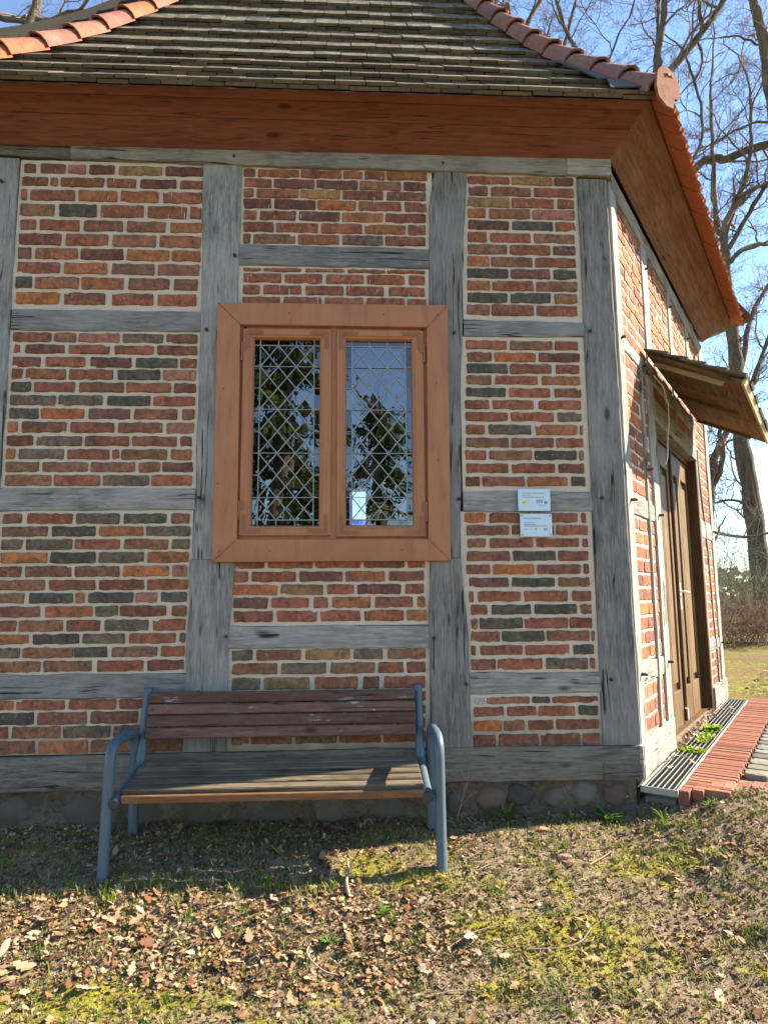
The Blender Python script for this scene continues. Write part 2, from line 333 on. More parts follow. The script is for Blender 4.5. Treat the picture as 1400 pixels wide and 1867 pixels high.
# right-hand wall in its own frame: x along the wall, y into the building, z up
M_R = Matrix.Translation((CX, 0, 0)) @ Matrix.Rotation(ANG, 4, 'Z')
ANGL = rad(-70); LX = -2.345
def nz(x, y, s, seed=0): return noise.noise(Vector((x*s, y*s, seed)))
def base_z(y):
    P = [(-8, -.25), (-2.6, -.22), (-1.3, -.135), (-.55, .04), (0, .115), (.3, .13), (50, .13)]
    for (a, b), (c, d) in zip(P, P[1:]):
        if y <= c:
            t = max(0, min(1, (y-a)/(c-a))); return b+(d-b)*t
    return .13
def gz(x, y, fine=True):
    z = base_z(y)
    z += .185*sm(1.45, 2.3, x)*sm(-1.7, -.05, y)
    u = (x-CX)*SD.x+y*SD.y; w = (x-CX)*SN.x+y*SN.y
    if u > -.1 and y > -.12: z = min(z, .20) if w < 2.2 and u < 4.1 else z+(.26-z)*sm(0, .6, max(u-4.0, w-2.0))
    if x*x+y*y > 60: z += .35*sm(8, 40, math.hypot(x, y))*nz(x, y, .06)
    if fine: z += (.018*nz(x, y, 3.1)+.012*nz(x, y, 9, 3))*(1-sm(2.6, 4.2, math.hypot(x, y)))
    if fine and abs(x) < 4 and -3 < y < .2:
        z += .007*nz(x, y, 28, 5)+.006*abs(nz(x, y, 55, 8))
    return z
def axis(a, b, st, far, gr=1.18):
    L = list(np.arange(a, b+1e-6, st)); d = st
    while L[-1] < far: d *= gr; L.append(L[-1]+d)
    d = st
    while L[0] > -far: d *= gr; L.insert(0, L[0]-d)
    return L
gx, gy = axis(-2.3, 2.6, .02, 400), axis(-1.55, .12, .017, 400)
V = [(x, y, gz(x, y)) for y in gy for x in gx]; n = len(gx)
F = [(j*n+i, j*n+i+1, (j+1)*n+i+1, (j+1)*n+i) for j in range(len(gy)-1) for i in range(n-1)]
me = bpy.data.meshes.new('ground'); me.from_pydata(V, [], F); me.materials.append(M_ground); me.polygons.foreach_set('use_smooth', [True]*len(F))
ground = struct(ob('ground', me))

# ------------------------------------------------------------------ the house
house = thing('half_timbered_house', 'half-timbered brick house with grey oak beams and a tiled hip roof', 'house', (0, 0, .1))
rng = random.Random(7)
PAL = dict(r=(.295, .108, .064), d=(.225, .092, .061), m=(.18, .08, .063), o=(.35, .135, .066), O=(.42, .145, .06), n=(.245, .115, .07),
           t=(.31, .165, .08), k=(.10, .086, .067), g=(.16, .115, .082), p=(.37, .155, .11), w=(.5, .46, .38))
def tintof(c, R=rng):
    b = PAL[c]; v = R.uniform(.88, 1.12); return tuple(x*v*R.uniform(.95, 1.05) for x in b)
def brick(mb, x0, x1, z0, z1, col, R, front=-.009, back=.02):
    n = max(3, int((x1-x0)/.032)); j = .0038; c = min(.006, (z1-z0)*.25); ch = R.random() < .14
    o = []
    for i in range(n+1): o.append((x0+c+(x1-x0-2*c)*i/n, z0+R.uniform(-j, j)))
    o.append((x1+R.uniform(-j, j)*.7, z0+c)); o.append((x1+R.uniform(-j, j), z1-c))
    for i in range(n+1): o.append((x1-c-(x1-x0-2*c)*i/n, z1+R.uniform(-j, j)))
    o.append((x0+R.uniform(-j, j), z1-c)); o.append((x0+R.uniform(-j, j)*.7, z0+c))
    if ch:                                       # one knocked-off corner
        q = R.choice((0, n, n+3, 2*n+3)); cx, cz = (x0+x1)/2, (z0+z1)/2
        o[q] = (o[q][0]+(.014 if o[q][0] < cx else -.014), o[q][1]+(.012 if o[q][1] < cz else -.012))
    fr = front+R.uniform(-.0025, .0025); tx, tz = R.uniform(-.01, .01), R.uniform(-.02, .02); cx, cz = (x0+x1)/2, (z0+z1)/2
    N = len(o); V = [(x, back, z) for x, z in o]+[(x, fr+.004, z) for x, z in o]
    for x, z in o:
        dx, dz = cx-x, cz-z; l = math.hypot(dx, dz) or 1; xx = x+(.004 if dx > 0 else -.004)*min(1, abs(dx)/.02); zz = z+(.004 if dz > 0 else -.004)*min(1, abs(dz)/.02)
        V.append((xx, fr+tx*(xx-cx)+tz*(zz-cz)+R.uniform(-.0008, .0008), zz))
    F = []
    for k in (0, 1):
        for i in range(N): F.append((k*N+i, k*N+(i+1) % N, (k+1)*N+(i+1) % N, (k+1)*N+i))
    F.append(tuple(2*N+i for i in range(N)))
    mb.add(V, F, col=col)
def mortar_panel(x0, x1, z0, z1, seed, y=.0, step=.022, depth=.13):
    mb = MB(); nx, nz_ = max(1, int((x1-x0)/step)), max(1, int((z1-z0)/step))
    V = []
    for j in range(nz_+1):
        for i in range(nx+1):
            x, z = x0+(x1-x0)*i/nx, z0+(z1-z0)*j/nz_
            V.append((x, y+.0035*noise.noise(Vector((x*14, z*14, seed)))+.003*noise.noise(Vector((x*45, z*45, seed+9))), z))
    m = nx+1
    mb.add(V, [(j*m+i, j*m+i+1, (j+1)*m+i+1, (j+1)*m+i) for j in range(nz_) for i in range(nx)], smooth=True)
    mb.box(x0, x1, y+.006, y+depth, z0, z1); return mb
def beam(ctrl, vert, yf=-.013, yb=.14, seed=0, seg=.07, amp=.006, ch=.006, ends=0.0):
    """timber with waney, uneven edges; ctrl = (position along, low edge, high edge) in wall coordinates"""
    R = random.Random(seed); a0, a1 = ctrl[0][0], ctrl[-1][0]; n = max(2, int(abs(a1-a0)/seg)); mb = MB(); V = []
    for i in range(n+1):
        a = a0+(a1-a0)*i/n; lo = hi = None
        for (p, l, h), (q, l2, h2) in zip(ctrl, ctrl[1:]):
            if p <= a <= q+1e-9:
                t = (a-p)/(q-p); t = t*t*(3-2*t); lo, hi = l+(l2-l)*t, h+(h2-h)*t; break
        if lo is None: lo, hi = ctrl[-1][1:]
        lo += amp*noise.noise(Vector((a*4, seed*3.1, 0)))*1.5+amp*.5*noise.noise(Vector((a*19, seed*3.1, 4)))
        hi += amp*noise.noise(Vector((a*4, seed*3.1, 7)))*1.5+amp*.5*noise.noise(Vector((a*19, seed*3.1, 2)))
        y = yf+.0025*noise.noise(Vector((a*3, seed, 11))); c1, c2 = ch*R.uniform(.6, 1.5), ch*R.uniform(.6, 1.5)
        mid = (lo+hi)/2
        for (e, yy) in ((lo, yb), (lo, y+c1), (lo+c1, y), (mid, y-.001+.002*noise.noise(Vector((a*6, seed, 5)))), (hi-c2, y), (hi, y+c2), (hi, yb)):
            V.append((e, yy, a) if vert else (a, yy, e))
    k = 7; F = []
    for i in range(n):
        for j in range(k-1):
            q = (i*k+j, i*k+j+1, (i+1)*k+j+1, (i+1)*k+j); F.append(q if vert else q[::-1])
        q = (i*k+k-1, i*k, (i+1)*k, (i+1)*k+k-1); F.append(q if vert else q[::-1])
    F += [tuple(range(k)), tuple(range(n*k, n*k+k))[::-1]]
    mb.add(V, F); return mb

BR = {
    'A': '''4159 4223 m-2130,-2055 d-2025,-1870 p-1849,-1738 m-1716,-1554 t-1527,-1247 m-1223,-982
4068 4131 d-2137,-1974 o-1957,-1914 r-1895,-1618 r-1597,-1410 m-1382,-1151 d-1128,-981
3967 4044 o-2134,-2099 d-2078,-1799 o-1774,-1528 o-1505,-1264 r-1233,-983
3860 3943 n-2137,-1922 k-1894,-1654 r-1625,-1352 r-1326,-1080 r-1057,-984
3762 3834 d-2130,-2030 r-2006,-1756 d-1731,-1482 n-1458,-1211 o-1183,-981
3659 3739 d-2130,-1866 r-1835,-1570 n-1542,-1270 o-1246,-983
3565 3639 d-2131,-2048 o-2025,-1758 d-1737,-1470 o-1449,-1182 o-1161,-981
3468 3542 r-2130,-1866 o-1840,-1568 n-1538,-1270 n-1251,-987
3366 3444 k-2131,-2031 r-2013,-1744 o-1723,-1459 n-1431,-1173 n-1141,-990
3261 3340 O-2124,-1858 r-1827,-1570 r-1529,-1270 r-1244,-998''',
    'B': '''3012 3071 d-2124,-1890 n-1872,-1741 p-1723,-1470 g-1449,-1199 d-1174,-985
2935 2994 r-2114,-2078 d-2043,-1804 r-1780,-1528 r-1496,-1255 d-1229,-983
2849 2913 d-2120,-1947 r-1917,-1675 m-1639,-1386 k-1364,-1102 r-1085,-985
2769 2835 d-2117,-2052 r-2034,-1790 r-1769,-1496 k-1470,-1210 p-1191,-987
2687 2750 k-2114,-1997 r-1975,-1728 d-1703,-1428 r-1412,-1137 d-1118,-984
2602 2664 g-2115,-1843 g-1823,-1557 k-1526,-1260 r-1242,-988
2515 2581 k-2116,-1939 O-1924,-1660 m-1638,-1379 r-1357,-1092 n-1061,-988
2428 2494 o-2118,-2057 d-2034,-1769 r-1742,-1475 n-1450,-1178 p-1158,-988
2345 2406 d-2118,-1962 g-1940,-1669 d-1649,-1380 n-1360,-1088 m-1066,-997
2261 2324 o-2117,-2066 g-2043,-1772 d-1748,-1494 r-1477,-1440 n-1424,-1147 o-1121,-996
2181 2242 n-2113,-1915 n-1895,-1624 n-1605,-1337 n-1317,-1189 m-1171,-987
2095 2162 n-2112,-1838 r-1818,-1547 g-1527,-1251 r-1237,-991''',
    'C': '''1862 1923 n-2108,-1998 r-1966,-1697 g-1675,-1417 k-1395,-1134 n-1105,-998
1785 1845 n-2109,-1838 k-1815,-1556 o-1533,-1274 g-1254,-991
1705 1767 g-2106,-1984 g-1962,-1690 r-1674,-1407 n-1384,-1118 g-1099,-991
1623 1689 O-2104,-1835 k-1814,-1547 g-1529,-1263 o-1241,-994
1541 1605 d-2138,-1979 n-1957,-1686 n-1664,-1400 O-1380,-1111 p-1089,-1002
1461 1523 n-2149,-1836 n-1812,-1541 d-1519,-1253 r-1234,-997
1385 1445 n-2144,-1950 k-1924,-1668 r-1651,-1599 k-1577,-1316 p-1303,-1172 k-1150,-998
1303 1366 d-2138,-1854 o-1826,-1551 g-1533,-1398 d-1387,-1117 r-1085,-999
1219 1284 r-2132,-1988 n-1971,-1716 r-1696,-1501 g-1473,-1219 r-1191,-1000
1144 1203 o-2127,-1909 k-1887,-1619 g-1597,-1352 r-1327,-1055 g-1033,-999
1065 1125 g-2121,-1959 n-1940,-1652 k-1645,-1452 n-1424,-1160 r-1140,-1002
984 1047 n-2116,-1835 n-1816,-1536 r-1507,-1239 d-1215,-1001''',
    'D': '''767 823 o-2100,-1974 r-1955,-1680 r-1660,-1390 d-1369,-1111 n-1094,-990
685 754 k-2095,-1852 n-1832,-1552 n-1530,-1259 n-1237,-987
607 674 r-2089,-1993 n-1970,-1699 g-1682,-1413 g-1396,-1140 n-1122,-985
524 593 n-2084,-1836 o-1817,-1537 n-1518,-1256 n-1235,-995''',
    'E': '''4169 4224 d-719,-645 o-623,-354 r-342,-74 r-60,63 d82,216 o228,498
4093 4156 r-712,-530 m-516,-252 m-235,32 n47,324 m341,489
4021 4083 n-713,-650 r-630,-358 t-344,-81 d-67,202 m226,488
3944 4011 m-712,-532 m-514,-245 O-229,22 r43,322 d346,487
3864 3928 r-710,-628 d-605,-373 m-352,-85 o-71,201 d218,483
3780 3847 d-711,-514 r-499,-225 r-206,64 o81,351 d366,482
3699 3765 d-711,-666 n-648,-374 r-355,-88 g-66,197 d217,481''',
    'F': '''3507 3529 r-705,-590 r-577,-332 r-304,-52 r-33,213 r227,475
3429 3492 r-701,-462 r-438,-195 r-172,73 r94,340 r366,474
3350 3412 r-706,-597 r-574,-331 r-304,-61 r-39,204 r233,472
3274 3333 r-704,-464 r-443,-199 r-178,72 r89,338 r355,478''',
    'G': '''1585 1642 d-723,-539 d-513,-244 r-229,48 d67,315 r337,443
1504 1565 r-721,-636 r-611,-345 m-325,-61 r-44,197 d223,438
1426 1486 O-724,-455 t-434,-178 r-155,7 m28,294 r321,435
1345 1409 m-720,-514 r-492,-266 r-238,-150 o-125,111 d133,366 o393,440
1264 1329 d-713,-481 r-456,-216 r-193,47 r71,309 o330,450''',
    'H': '''1037 1098 g-721,-601 n-574,-312 t-284,-18 g4,180 n213,438
955 1019 n-717,-449 g-428,-158 n-133,131 r152,306 d326,439
866 935 g-718,-551 t-526,-257 r-225,28 d62,158 r187,438
791 853 n-715,-487 d-467,-216 g-196,48 r68,258 d278,436
712 773 d-713,-593 n-574,-324 r-306,-61 n-43,194 g214,435
633 692 n-711,-520 g-501,-260 d-240,2 n22,238 d259,434
553 615 n-710,-617 n-597,-358 g-338,-97 d-77,165 d185,433''',
    'I': '''4155 4211 r774,1055 t1070,1351 m1364,1490
4070 4135 m778,903 d927,1198 r1217,1489
3989 4056 t771,1050 r1067,1351 r1374,1489
3908 3976 o769,886 n912,1187 p1204,1489
3827 3891 m769,1041 k1063,1337 r1355,1489
3739 3806 r761,892 r912,1186 n1207,1484
3654 3721 n761,1022 r1042,1311 m1331,1481
3567 3635 O757,901 n916,1189 d1208,1483
3485 3551 k755,1023 m1040,1307 k1329,1479
3400 3467 o749,902 r918,1191 n1208,1482
3316 3383 k751,1015 k1035,1303 n1328,1477
3229 3300 n744,894 d909,1185 r1204,1477''',
    'J': '''2994 3056 r733,1001 n1020,1299 r1315,1470
2914 2974 d740,898 O918,1186 m1205,1477
2835 2897 k735,999 d1016,1284 r1314,1469
2760 2818 n730,893 r918,1196 o1220,1472
2677 2737 k728,982 r1007,1272 n1302,1475
2596 2655 n720,872 r894,1163 r1193,1469
2517 2576 r718,989 r1011,1288 g1314,1467
2429 2493 r723,840 g867,1140 o1169,1438 n1454,1474
2346 2407 n717,990 d1009,1279 r1298,1473
2265 2326 r712,845 n865,1135 k1155,1426 n1444,1472
2180 2241 r717,985 r1009,1283 d1307,1471
2096 2156 d709,801 d816,1085 o1103,1359 k1384,1473''',
    'K': '''1865 1925 O700,831 d853,1117 d1123,1412 d1438,1468
1787 1847 d707,972 d995,1259 r1276,1474
1709 1764 n713,826 r851,1121 r1146,1413 d1437,1473
1626 1685 d706,976 k996,1264 d1280,1470
1543 1602 r703,848 O868,1122 d1143,1414 d1436,1472
1463 1520 m718,962 k983,1250 n1273,1470
1375 1438 d713,744 r771,1034 r1057,1328 r1360,1474
1296 1355 r725,821 k850,1094 k1117,1383 n1408,1477
1210 1274 n723,760 k774,1039 r1055,1322 d1334,1474
1133 1194 d721,893 k913,1173 d1188,1451 r1464,1484
1052 1110 d719,748 d775,1034 r1052,1323 k1349,1478
965 1029 d718,866 r880,1154 g1175,1436 r1452,1479''',
    'L': '''764 802 w731,802 p805,1067 k1085,1190 r1208,1482
690 746 d728,905 d928,1104 r1119,1341 k1365,1484
607 666 O728,890 n905,1032 d1055,1203 d1225,1485
520 585 d722,851 d873,1110 d1130,1367 d1382,1487''',
}
rows = {k: [(int(l.split()[0])/1000, int(l.split()[1])/1000, [(q[0], *(int(v)/1000 for v in q[1:].split(','))) for q in l.split()[2:]]) for l in t.strip().split('\n')] for k, t in BR.items()}
PAN = dict(A=(-2.155, -.965, 3.222, 4.25), B=(-2.145, -.965, 2.078, 3.088), C=(-2.15, -.975, .968, 1.945), D=(-2.15, -.975, .515, .83),
           E=(-.735, .53, 3.68, 4.25), F=(-.735, .5, 3.255, 3.545), G=(-.755, .475, 1.24, 1.64), H=(-.755, .465, .515, 1.105),
           I=(.72, 1.515, 3.185, 4.25), J=(.69, 1.51, 2.06, 3.085), K=(.67, 1.505, .945, 1.935), L=(.7, 1.503, .515, .822))
allb = [(zt-zb)*(b-a)*(0 if k == 'H' and zb < .86 or k == 'D' and a > -1.16 else 1) for k, rs in rows.items() for zb, zt, r in rs for c, a, b in r]
lim = sorted(allb, reverse=True)[299]
rest = MB()                                       # the smaller bricks, past the first 300
for k, (x0, x1, z0, z1) in PAN.items():
    pn = mortar_panel(x0, x1, z0, z1, ord(k)).build('brick_panel', M_mortar, house)
    for zb, zt, r in rows[k]:
        for c, a, b in r:
            a, b = max(a, x0+.004), min(b, x1-.004)
            hid = k == 'H' and zb < .86 or k == 'D' and a > -1.16
            if not hid and (zt-zb)*(b-a) >= lim*.999:
                mb = MB(); brick(mb, a, b, zb, zt, tintof(c), rng); mb.build('brick', M_brick, pn)
            else: brick(rest, a, b, zb, zt, tintof(c), rng)

# ---- timbers of the front wall
def V_(ctrl, seed, **k): return beam(ctrl, True, seed=seed, **k).build('post', M_tz, house)
def H_(ctrl, seed, mat=None, name='rail', **k): return beam(ctrl, False, seed=seed, **k).build(name, mat or M_tx, house)
V_([(.52, -2.345, -2.135), (2, -2.345, -2.135), (4.25, -2.345, -2.16)], 1, yf=-.016)
V_([(.52, -.99, -.74), (1.2, -.985, -.74), (1.64, -.985, -.715)], 2, yf=-.02)
V_([(1.642, -.97, -.72), (2.3, -.965, -.735), (3.2, -.965, -.735), (3.7, -.975, -.73), (4.25, -.98, -.73)], 3, yf=-.014)
V_([(.52, .475, .705), (.75, .47, .70), (1.0, .462, .70), (1.16, .462, .705), (1.3, .465, .69), (1.45, .47, .672), (1.64, .475, .665)], 4, yf=-.022, amp=.006)
V_([(1.642, .48, .667), (2.4, .49, .685), (3.3, .5, .715), (3.7, .5, .725), (3.95, .505, .745), (4.12, .53, .757), (4.25, .56, .762)], 5, yf=-.014)
V_([(.515, 1.503, 1.735), (1.5, 1.506, 1.73), (2.6, 1.51, 1.722), (4.2, 1.515, 1.716)], 6, yf=-.016, amp=.002, yb=.19)
for i, (x0, x1, a, b, s, t) in enumerate([(-2.138, -.965, 3.083, 3.226, 3.09, 3.222), (-2.135, -.966, 1.94, 2.08, 1.945, 2.078), (-2.14, -.984, .83, .972, .826, .968),
        (-.735, .5, 3.548, 3.69, 3.54, 3.68), (-.745, .47, 1.106, 1.245, 1.1, 1.236), (.72, 1.515, 3.083, 3.192, 3.086, 3.187), (.69, 1.508, 1.935, 2.064, 1.932, 2.06), (.703, 1.505, .82, .95, .822, .945)]):
    H_([(x0, a, b), ((x0+x1)/2, (a+s)/2, (b+t)/2), (x1, s, t)], 20+i, yf=-.011)
H_([(-2.4, .315, .505), (-1, .318, .515), (.5, .322, .519), (1.745, .318, .512)], 40, M_sill, 'sill_beam', yf=-.03, yb=.2)
H_([(1.49, .317, .412), (1.74, .315, .41)], 41, M_sill, 'sill_repair_block', yf=-.036, yb=.02, amp=.001)
H_([(-2.4, .316, .40), (-2.045, .312, .405)], 42, M_sill, 'sill_repair_block', yf=-.036, yb=.02, amp=.006)
H_([(-1.83, 4.255, 4.44), (-.6, 4.235, 4.44), (.6, 4.232, 4.44), (1.44, 4.225, 4.44)], 43, M_plate, 'wall_plate', yf=-.03)
H_([(1.443, 4.228, 4.44), (1.745, 4.215, 4.44)], 44, M_plate, 'wall_plate', yf=-.032, amp=.002)
H_([(-2.4, 4.275, 4.44), (-1.835, 4.262, 4.44)], 45, M_sill, 'wall_plate', yf=-.012)
def peg(x, z, R=random.Random(3), M=None, yf=-.014, r=.011, l=.022):
    m = Matrix.Translation((x, yf, z)); mb = MB(); a, b = R.uniform(-.006, .006), R.uniform(-.006, .006)
    mb.tube([(0, .03, 0), (a*.4, -l*.6, b*.4), (a, -l, b)], [r, r*.95, r*.6], 7); return mb.build('peg', M_peg, house, (M @ m) if M else m)
for px, pz in ((-2.25, 3.12), (-2.255, 4.08), (-.925, 3.10), (-.755, 3.6), (-.94, 2.02), (-.91, .86), (-.755, 1.18), (.655, 3.10), (.66, 2.01), (.68, .885), (.49, 1.16), (1.545, 3.12),
               (1.57, 2.02), (1.565, .9), (-.78, 4.29), (.6, 4.28), (-2.22, 2.0)): peg(px, pz, yf=-.018)

# ---- foundation with fieldstones
R = random.Random(12); mb = mortar_panel(-2.36, 1.70, -.2, .312, 77, y=.015, step=.018, depth=.2)
mb.v = [(x, y-.016*noise.noise(Vector((x*7, z*7, 3)))-.012*noise.noise(Vector((x*19, z*19, 6))) if y < .03 else y, z) for x, y, z in mb.v]
found = mb.build('foundation', M_found, house)
stones = [(.62, .2, .075, .075), (.82, .215, .1, .085), (.99, .235, .1, .07), (1.2, .215, .075, .055), (1.38, .235, .09, .08), (1.58, .225, .085, .07), (.5, .19, .05, .07), (1.09, .30, .03, .022),
          (-1.55, .19, .13, .1), (-1.95, .2, .12, .09), (-2.2, .21, .1, .1), (-1.2, .16, .12, .08), (-.85, .17, .12, .09), (-.5, .15, .13, .08), (-.15, .17, .12, .08), (.2, .17, .12, .085)]
for i, (x, z, a, b) in enumerate(stones):
    mb = MB(); v = R.uniform(.8, 1.2); base = (.125, .11, .09) if x < .45 else [(.12, .10, .085), (.15, .10, .08), (.10, .085, .08), (.16, .14, .115), (.13, .12, .10), (.17, .12, .095), (.2, .13, .11), (.1, .09, .08)][i % 8]
    mb.lump((x, .030, z), (a, .05 if x > .45 else .03, b), R, 20, 14, .08, col=tuple(c*v*.8 for c in base)); mb.build('fieldstone', M_stone, found)

# ---- wooden eaves box (fascia boards) and roof
PF = [(.03, 4.335), (.325, 4.54)]                  # foot and head of the sloping eaves board: (out from the wall, height)
tR, tL = math.tan(ANG/2), math.tan(rad(35))
def eaves_board(side):
    mb = MB()
    if side == 'front':
        p = [(LX-b*tL, -b, z) for b, z in PF]; q = [(CX+b*tR, -b, z) for b, z in PF]
    n = Vector((0, -math.sin(math.atan2(.205, .295)), -math.cos(math.atan2(.205, .295))))
    return p, q
def quad_slab(P, th, nrm, mat, name, parent, M=None, split=None):
    mb = MB(); mb.prism(P, Vector(nrm)*th, M); return mb.build(name, mat, parent)
sl = math.atan2(.205, .295); nF = Vector((0, -math.sin(sl), -math.cos(sl)))
P = lambda s, t: [(LX-s*tL if e == 0 else CX+s*tR, -s, t) for e in (0, 1)]
a, b = P(*PF[0]), P(*PF[1])
mid = (PF[0][0]*.48+PF[1][0]*.52, PF[0][1]*.48+PF[1][1]*.52); md = P(*mid); e1 = P(mid[0]+.002, mid[1]+.0014); tp = P(PF[1][0]-.05, PF[1][1]-.035); tq = P(PF[1][0]-.048, PF[1][1]-.0335)
mb = MB(); mb.prism([a[0], a[1], md[1], md[0]], nF*-.03); fb = mb.build('eaves_board', M_fascia, house)
mb = MB(); mb.prism([e1[0], e1[1], tp[1], tp[0]], nF*-.03); mb.build('eaves_board', M_fascia, house)
mb = MB(); mb.prism([tq[0], tq[1], b[1], b[0]], nF*-.03-Vector((0, 0, 0))); mb.build('eaves_board', M_fascia, house)
# right-hand eaves board, in that wall's own frame (length SL)
SLEN = 3.86
def side_eaves(M, L, tA, tB, mat):
    mb = MB(); q = [(0-PF[0][0]*tA, -PF[0][0], PF[0][1]), (L+PF[0][0]*tB, -PF[0][0], PF[0][1]), (L+PF[1][0]*tB, -PF[1][0], PF[1][1]), (-PF[1][0]*tA, -PF[1][0], PF[1][1])]
    mb.prism(q, nF*-.03); return mb.build('eaves_board', mat, house, M)
side_eaves(M_R, SLEN, tR, .3, M_fascia2)
M_L = Matrix.Translation((LX, 0, 0)) @ Matrix.Rotation(rad(-70), 4, 'Z') @ Matrix.Translation((-SLEN, 0, 0))
side_eaves(M_L, SLEN, .3, tL, M_fascia)
PROF = [(0, 4.512), (.209, 4.757), (.414, 5.005), (.615, 5.255), (.804, 5.512), (.989, 5.775), (1.16, 6.045), (1.335, 6.315), (1.5, 6.585), (2.2, 7.75), (3.0, 9.08), (3.72, 10.27)]
EB = .385                                          # how far the tile edge stands out from the wall
def xl(d): return LX-EB*tL+tL*d
def xr(d): return CX+EB*tR-tR*d
# course spacing follows the battens; each course is a double layer of plain tiles
def prof(s):
    acc = 0
    for (d0, z0), (d1, z1) in zip(PROF, PROF[1:]):
        l = math.hypot(d1-d0, z1-z0)
        if s <= acc+l: t = (s-acc)/l; return d0+(d1-d0)*t, z0+(z1-z0)*t, math.atan2(z1-z0, d1-d0)
        acc += l
    return *PROF[-1], 1.0
slopeM = MB()
for (d0, z0), (d1, z1) in zip(PROF, PROF[1:]):
    slopeM.add([(xl(d0), -EB+d0, z0-.03), (xr(d0), -EB+d0, z0-.03), (xr(d1), -EB+d1, z1-.03), (xl(d1), -EB+d1, z1-.03)], [(0, 1, 2, 3)], col=(.1, .08, .06))
slope = slopeM.build('roof_slope', M_tile, house)
TW, TT = .188, .021
def tile(mb, x, s, lift, R, w=TW, L=.40, Mx=None, col=None, round_=.012, und=1, edge=2):
    """one plain tile: x = left edge, s = distance of its lower edge up the slope"""
    d, z, an = prof(max(0, s)); an -= .128
    c, sn = math.cos(an), math.sin(an); nrm = Vector((0, -sn, c)); alo = Vector((0, c, sn)); o = Vector((0, -EB+d, z))+nrm*lift+(alo*s if s < 0 else alo*0)
    top = []; n = 4; jt = R.uniform(-.003, .003); jl = R.uniform(-.004, .004); sk = R.uniform(-.007, .007)
    pts = [(w-.003, L), (.003, L)]
    for i in range(n+1):
        t = i/n; pts.append((.002+(w-.004)*t, round_*(2*t-1)**2+jl+sk*(t-.5)))
    up_ = [o+Vector((x+a, 0, 0))+alo*b+nrm*(TT+jt) for a, b in pts]; lo = [p-nrm*TT for p in up_]
    if Mx: up_ = [Mx @ p for p in up_]; lo = [Mx @ p for p in lo]
    N = len(pts); mb.add(up_, [tuple(range(N))], col=col); mb.add(up_+lo, [(i, N+i, N+(i+1) % N, (i+1) % N) for i in range(N)], col=tuple(q*.8 for q in col), mi=edge)
    mb.add(lo, [tuple(range(N))[::-1]], col=(.31, .105, .05), mi=und)
def tcol(R):
    b = R.choice([(.15, .115, .08), (.125, .097, .07), (.17, .13, .09), (.11, .092, .068), (.15, .13, .09)]); v = R.uniform(.75, 1.2); return tuple(q*v for q in b)
R = random.Random(21); COURSE = .318; tiles = []; restT = MB()
for c in range(27):
    for lay in (0, 1):
        s = c*COURSE+(.0 if lay == 0 else .012)-(.018 if c == 0 else 0); d, z, an = prof(s); x0 = xl(d)-.05; x1 = xr(d)+.03; off = (0 if lay == 0 else .5)*TW+.03*((c*7) % 5)
        x = x0-off
        while x < x1:
            if x+TW > x0 and x < x1-.06: tiles.append((c, lay, x, s))
            x += TW+R.uniform(.0005, .003)
nT = 0
for c, lay, x, s in tiles:
    # cut to the hips
    d = prof(s+.2)[0]; a, b = max(x, xl(prof(s)[0])-.02), min(x+TW, xr(prof(s)[0])+.0)
    if b-a < .05: continue
    if c < 8 and nT < 300 and (c < 6 or abs(x+.2) < 1.2):
        mb = MB(); tile(mb, a, s, -.012+lay*.0235, R, w=b-a, col=tcol(R)); mb.build('roof_tile', [M_tile, M_tile_o, M_tile_e], slope); nT += 1
    else: tile(restT, a, s, -.012+lay*.0235, R, w=b-a, col=tcol(R))
stuff(restT.build('roof_tiles', [M_tile, M_tile_o, M_tile_e], house))
# right-hand and left-hand slopes, each in its wall's frame
def side_slope(M, L, A0, A1, name, courses, colf, both=True):
    mb = MB(); ap = 3.72; PR = [(.08, 4.605)]+PROF[1:]
    for (d0, z0), (d1, z1) in zip(PR, PR[1:]):
        l = lambda d: -EB*A0+d*A0; r = lambda d: L+EB*A1-d*A1
        mb.add([M @ Vector(p) for p in ((l(d0), -EB+d0, z0-.03), (r(d0), -EB+d0, z0-.03), (r(d1), -EB+d1, z1-.03), (l(d1), -EB+d1, z1-.03))], [(0, 1, 2, 3)], col=(.1, .08, .06))
    sp = mb.build(name, M_tile, house); tb = MB(); Rr = random.Random(5)
    for c in range(courses):
        for lay in (0, 1):
            s = c*COURSE+lay*.022; d = prof(s)[0]; x0, x1 = -EB*A0+d*A0+(.10 if both and c > 0 else 0), L+EB*A1-d*A1-(0 if both else .16); x = x0-(.5*TW if lay else 0)
            while x < x1:
                a, b = max(x, x0), min(x+TW, x1)
                if b-a > .05: tile(tb, a, s-(.10 if c == 0 and both else .015), .002+lay*.019, Rr, w=b-a, Mx=M, col=colf(Rr), round_=.045)
                x += TW+.002
    stuff(tb.build('roof_tiles', [M_tile_o if both else M_tile, M_tile_o, M_tile_o if both else M_tile_e], sp)); return sp
side_slope(M_R, SLEN, tR, .3, 'roof_slope', 6, lambda R: (.40*R.uniform(.8, 1.1), .13*R.uniform(.8, 1.1), .055))
side_slope(M_L, SLEN, .3, tL, 'roof_slope', 9, tcol, False)
# rear of the roof
mb = MB(); fp = [(CX+SD.x*SLEN+.5, SD.y*SLEN-.3, 4.5), (2.9, 6.7, 4.5), (-2.5, 6.9, 4.5), (-4.1, 3.8, 4.5), (.06, 3.34, 10.2)]
mb.add(fp, [(0, 1, 4), (1, 2, 4), (2, 3, 4)], col=(.12, .1, .08)); mb.build('roof_slope', M_tile, house)

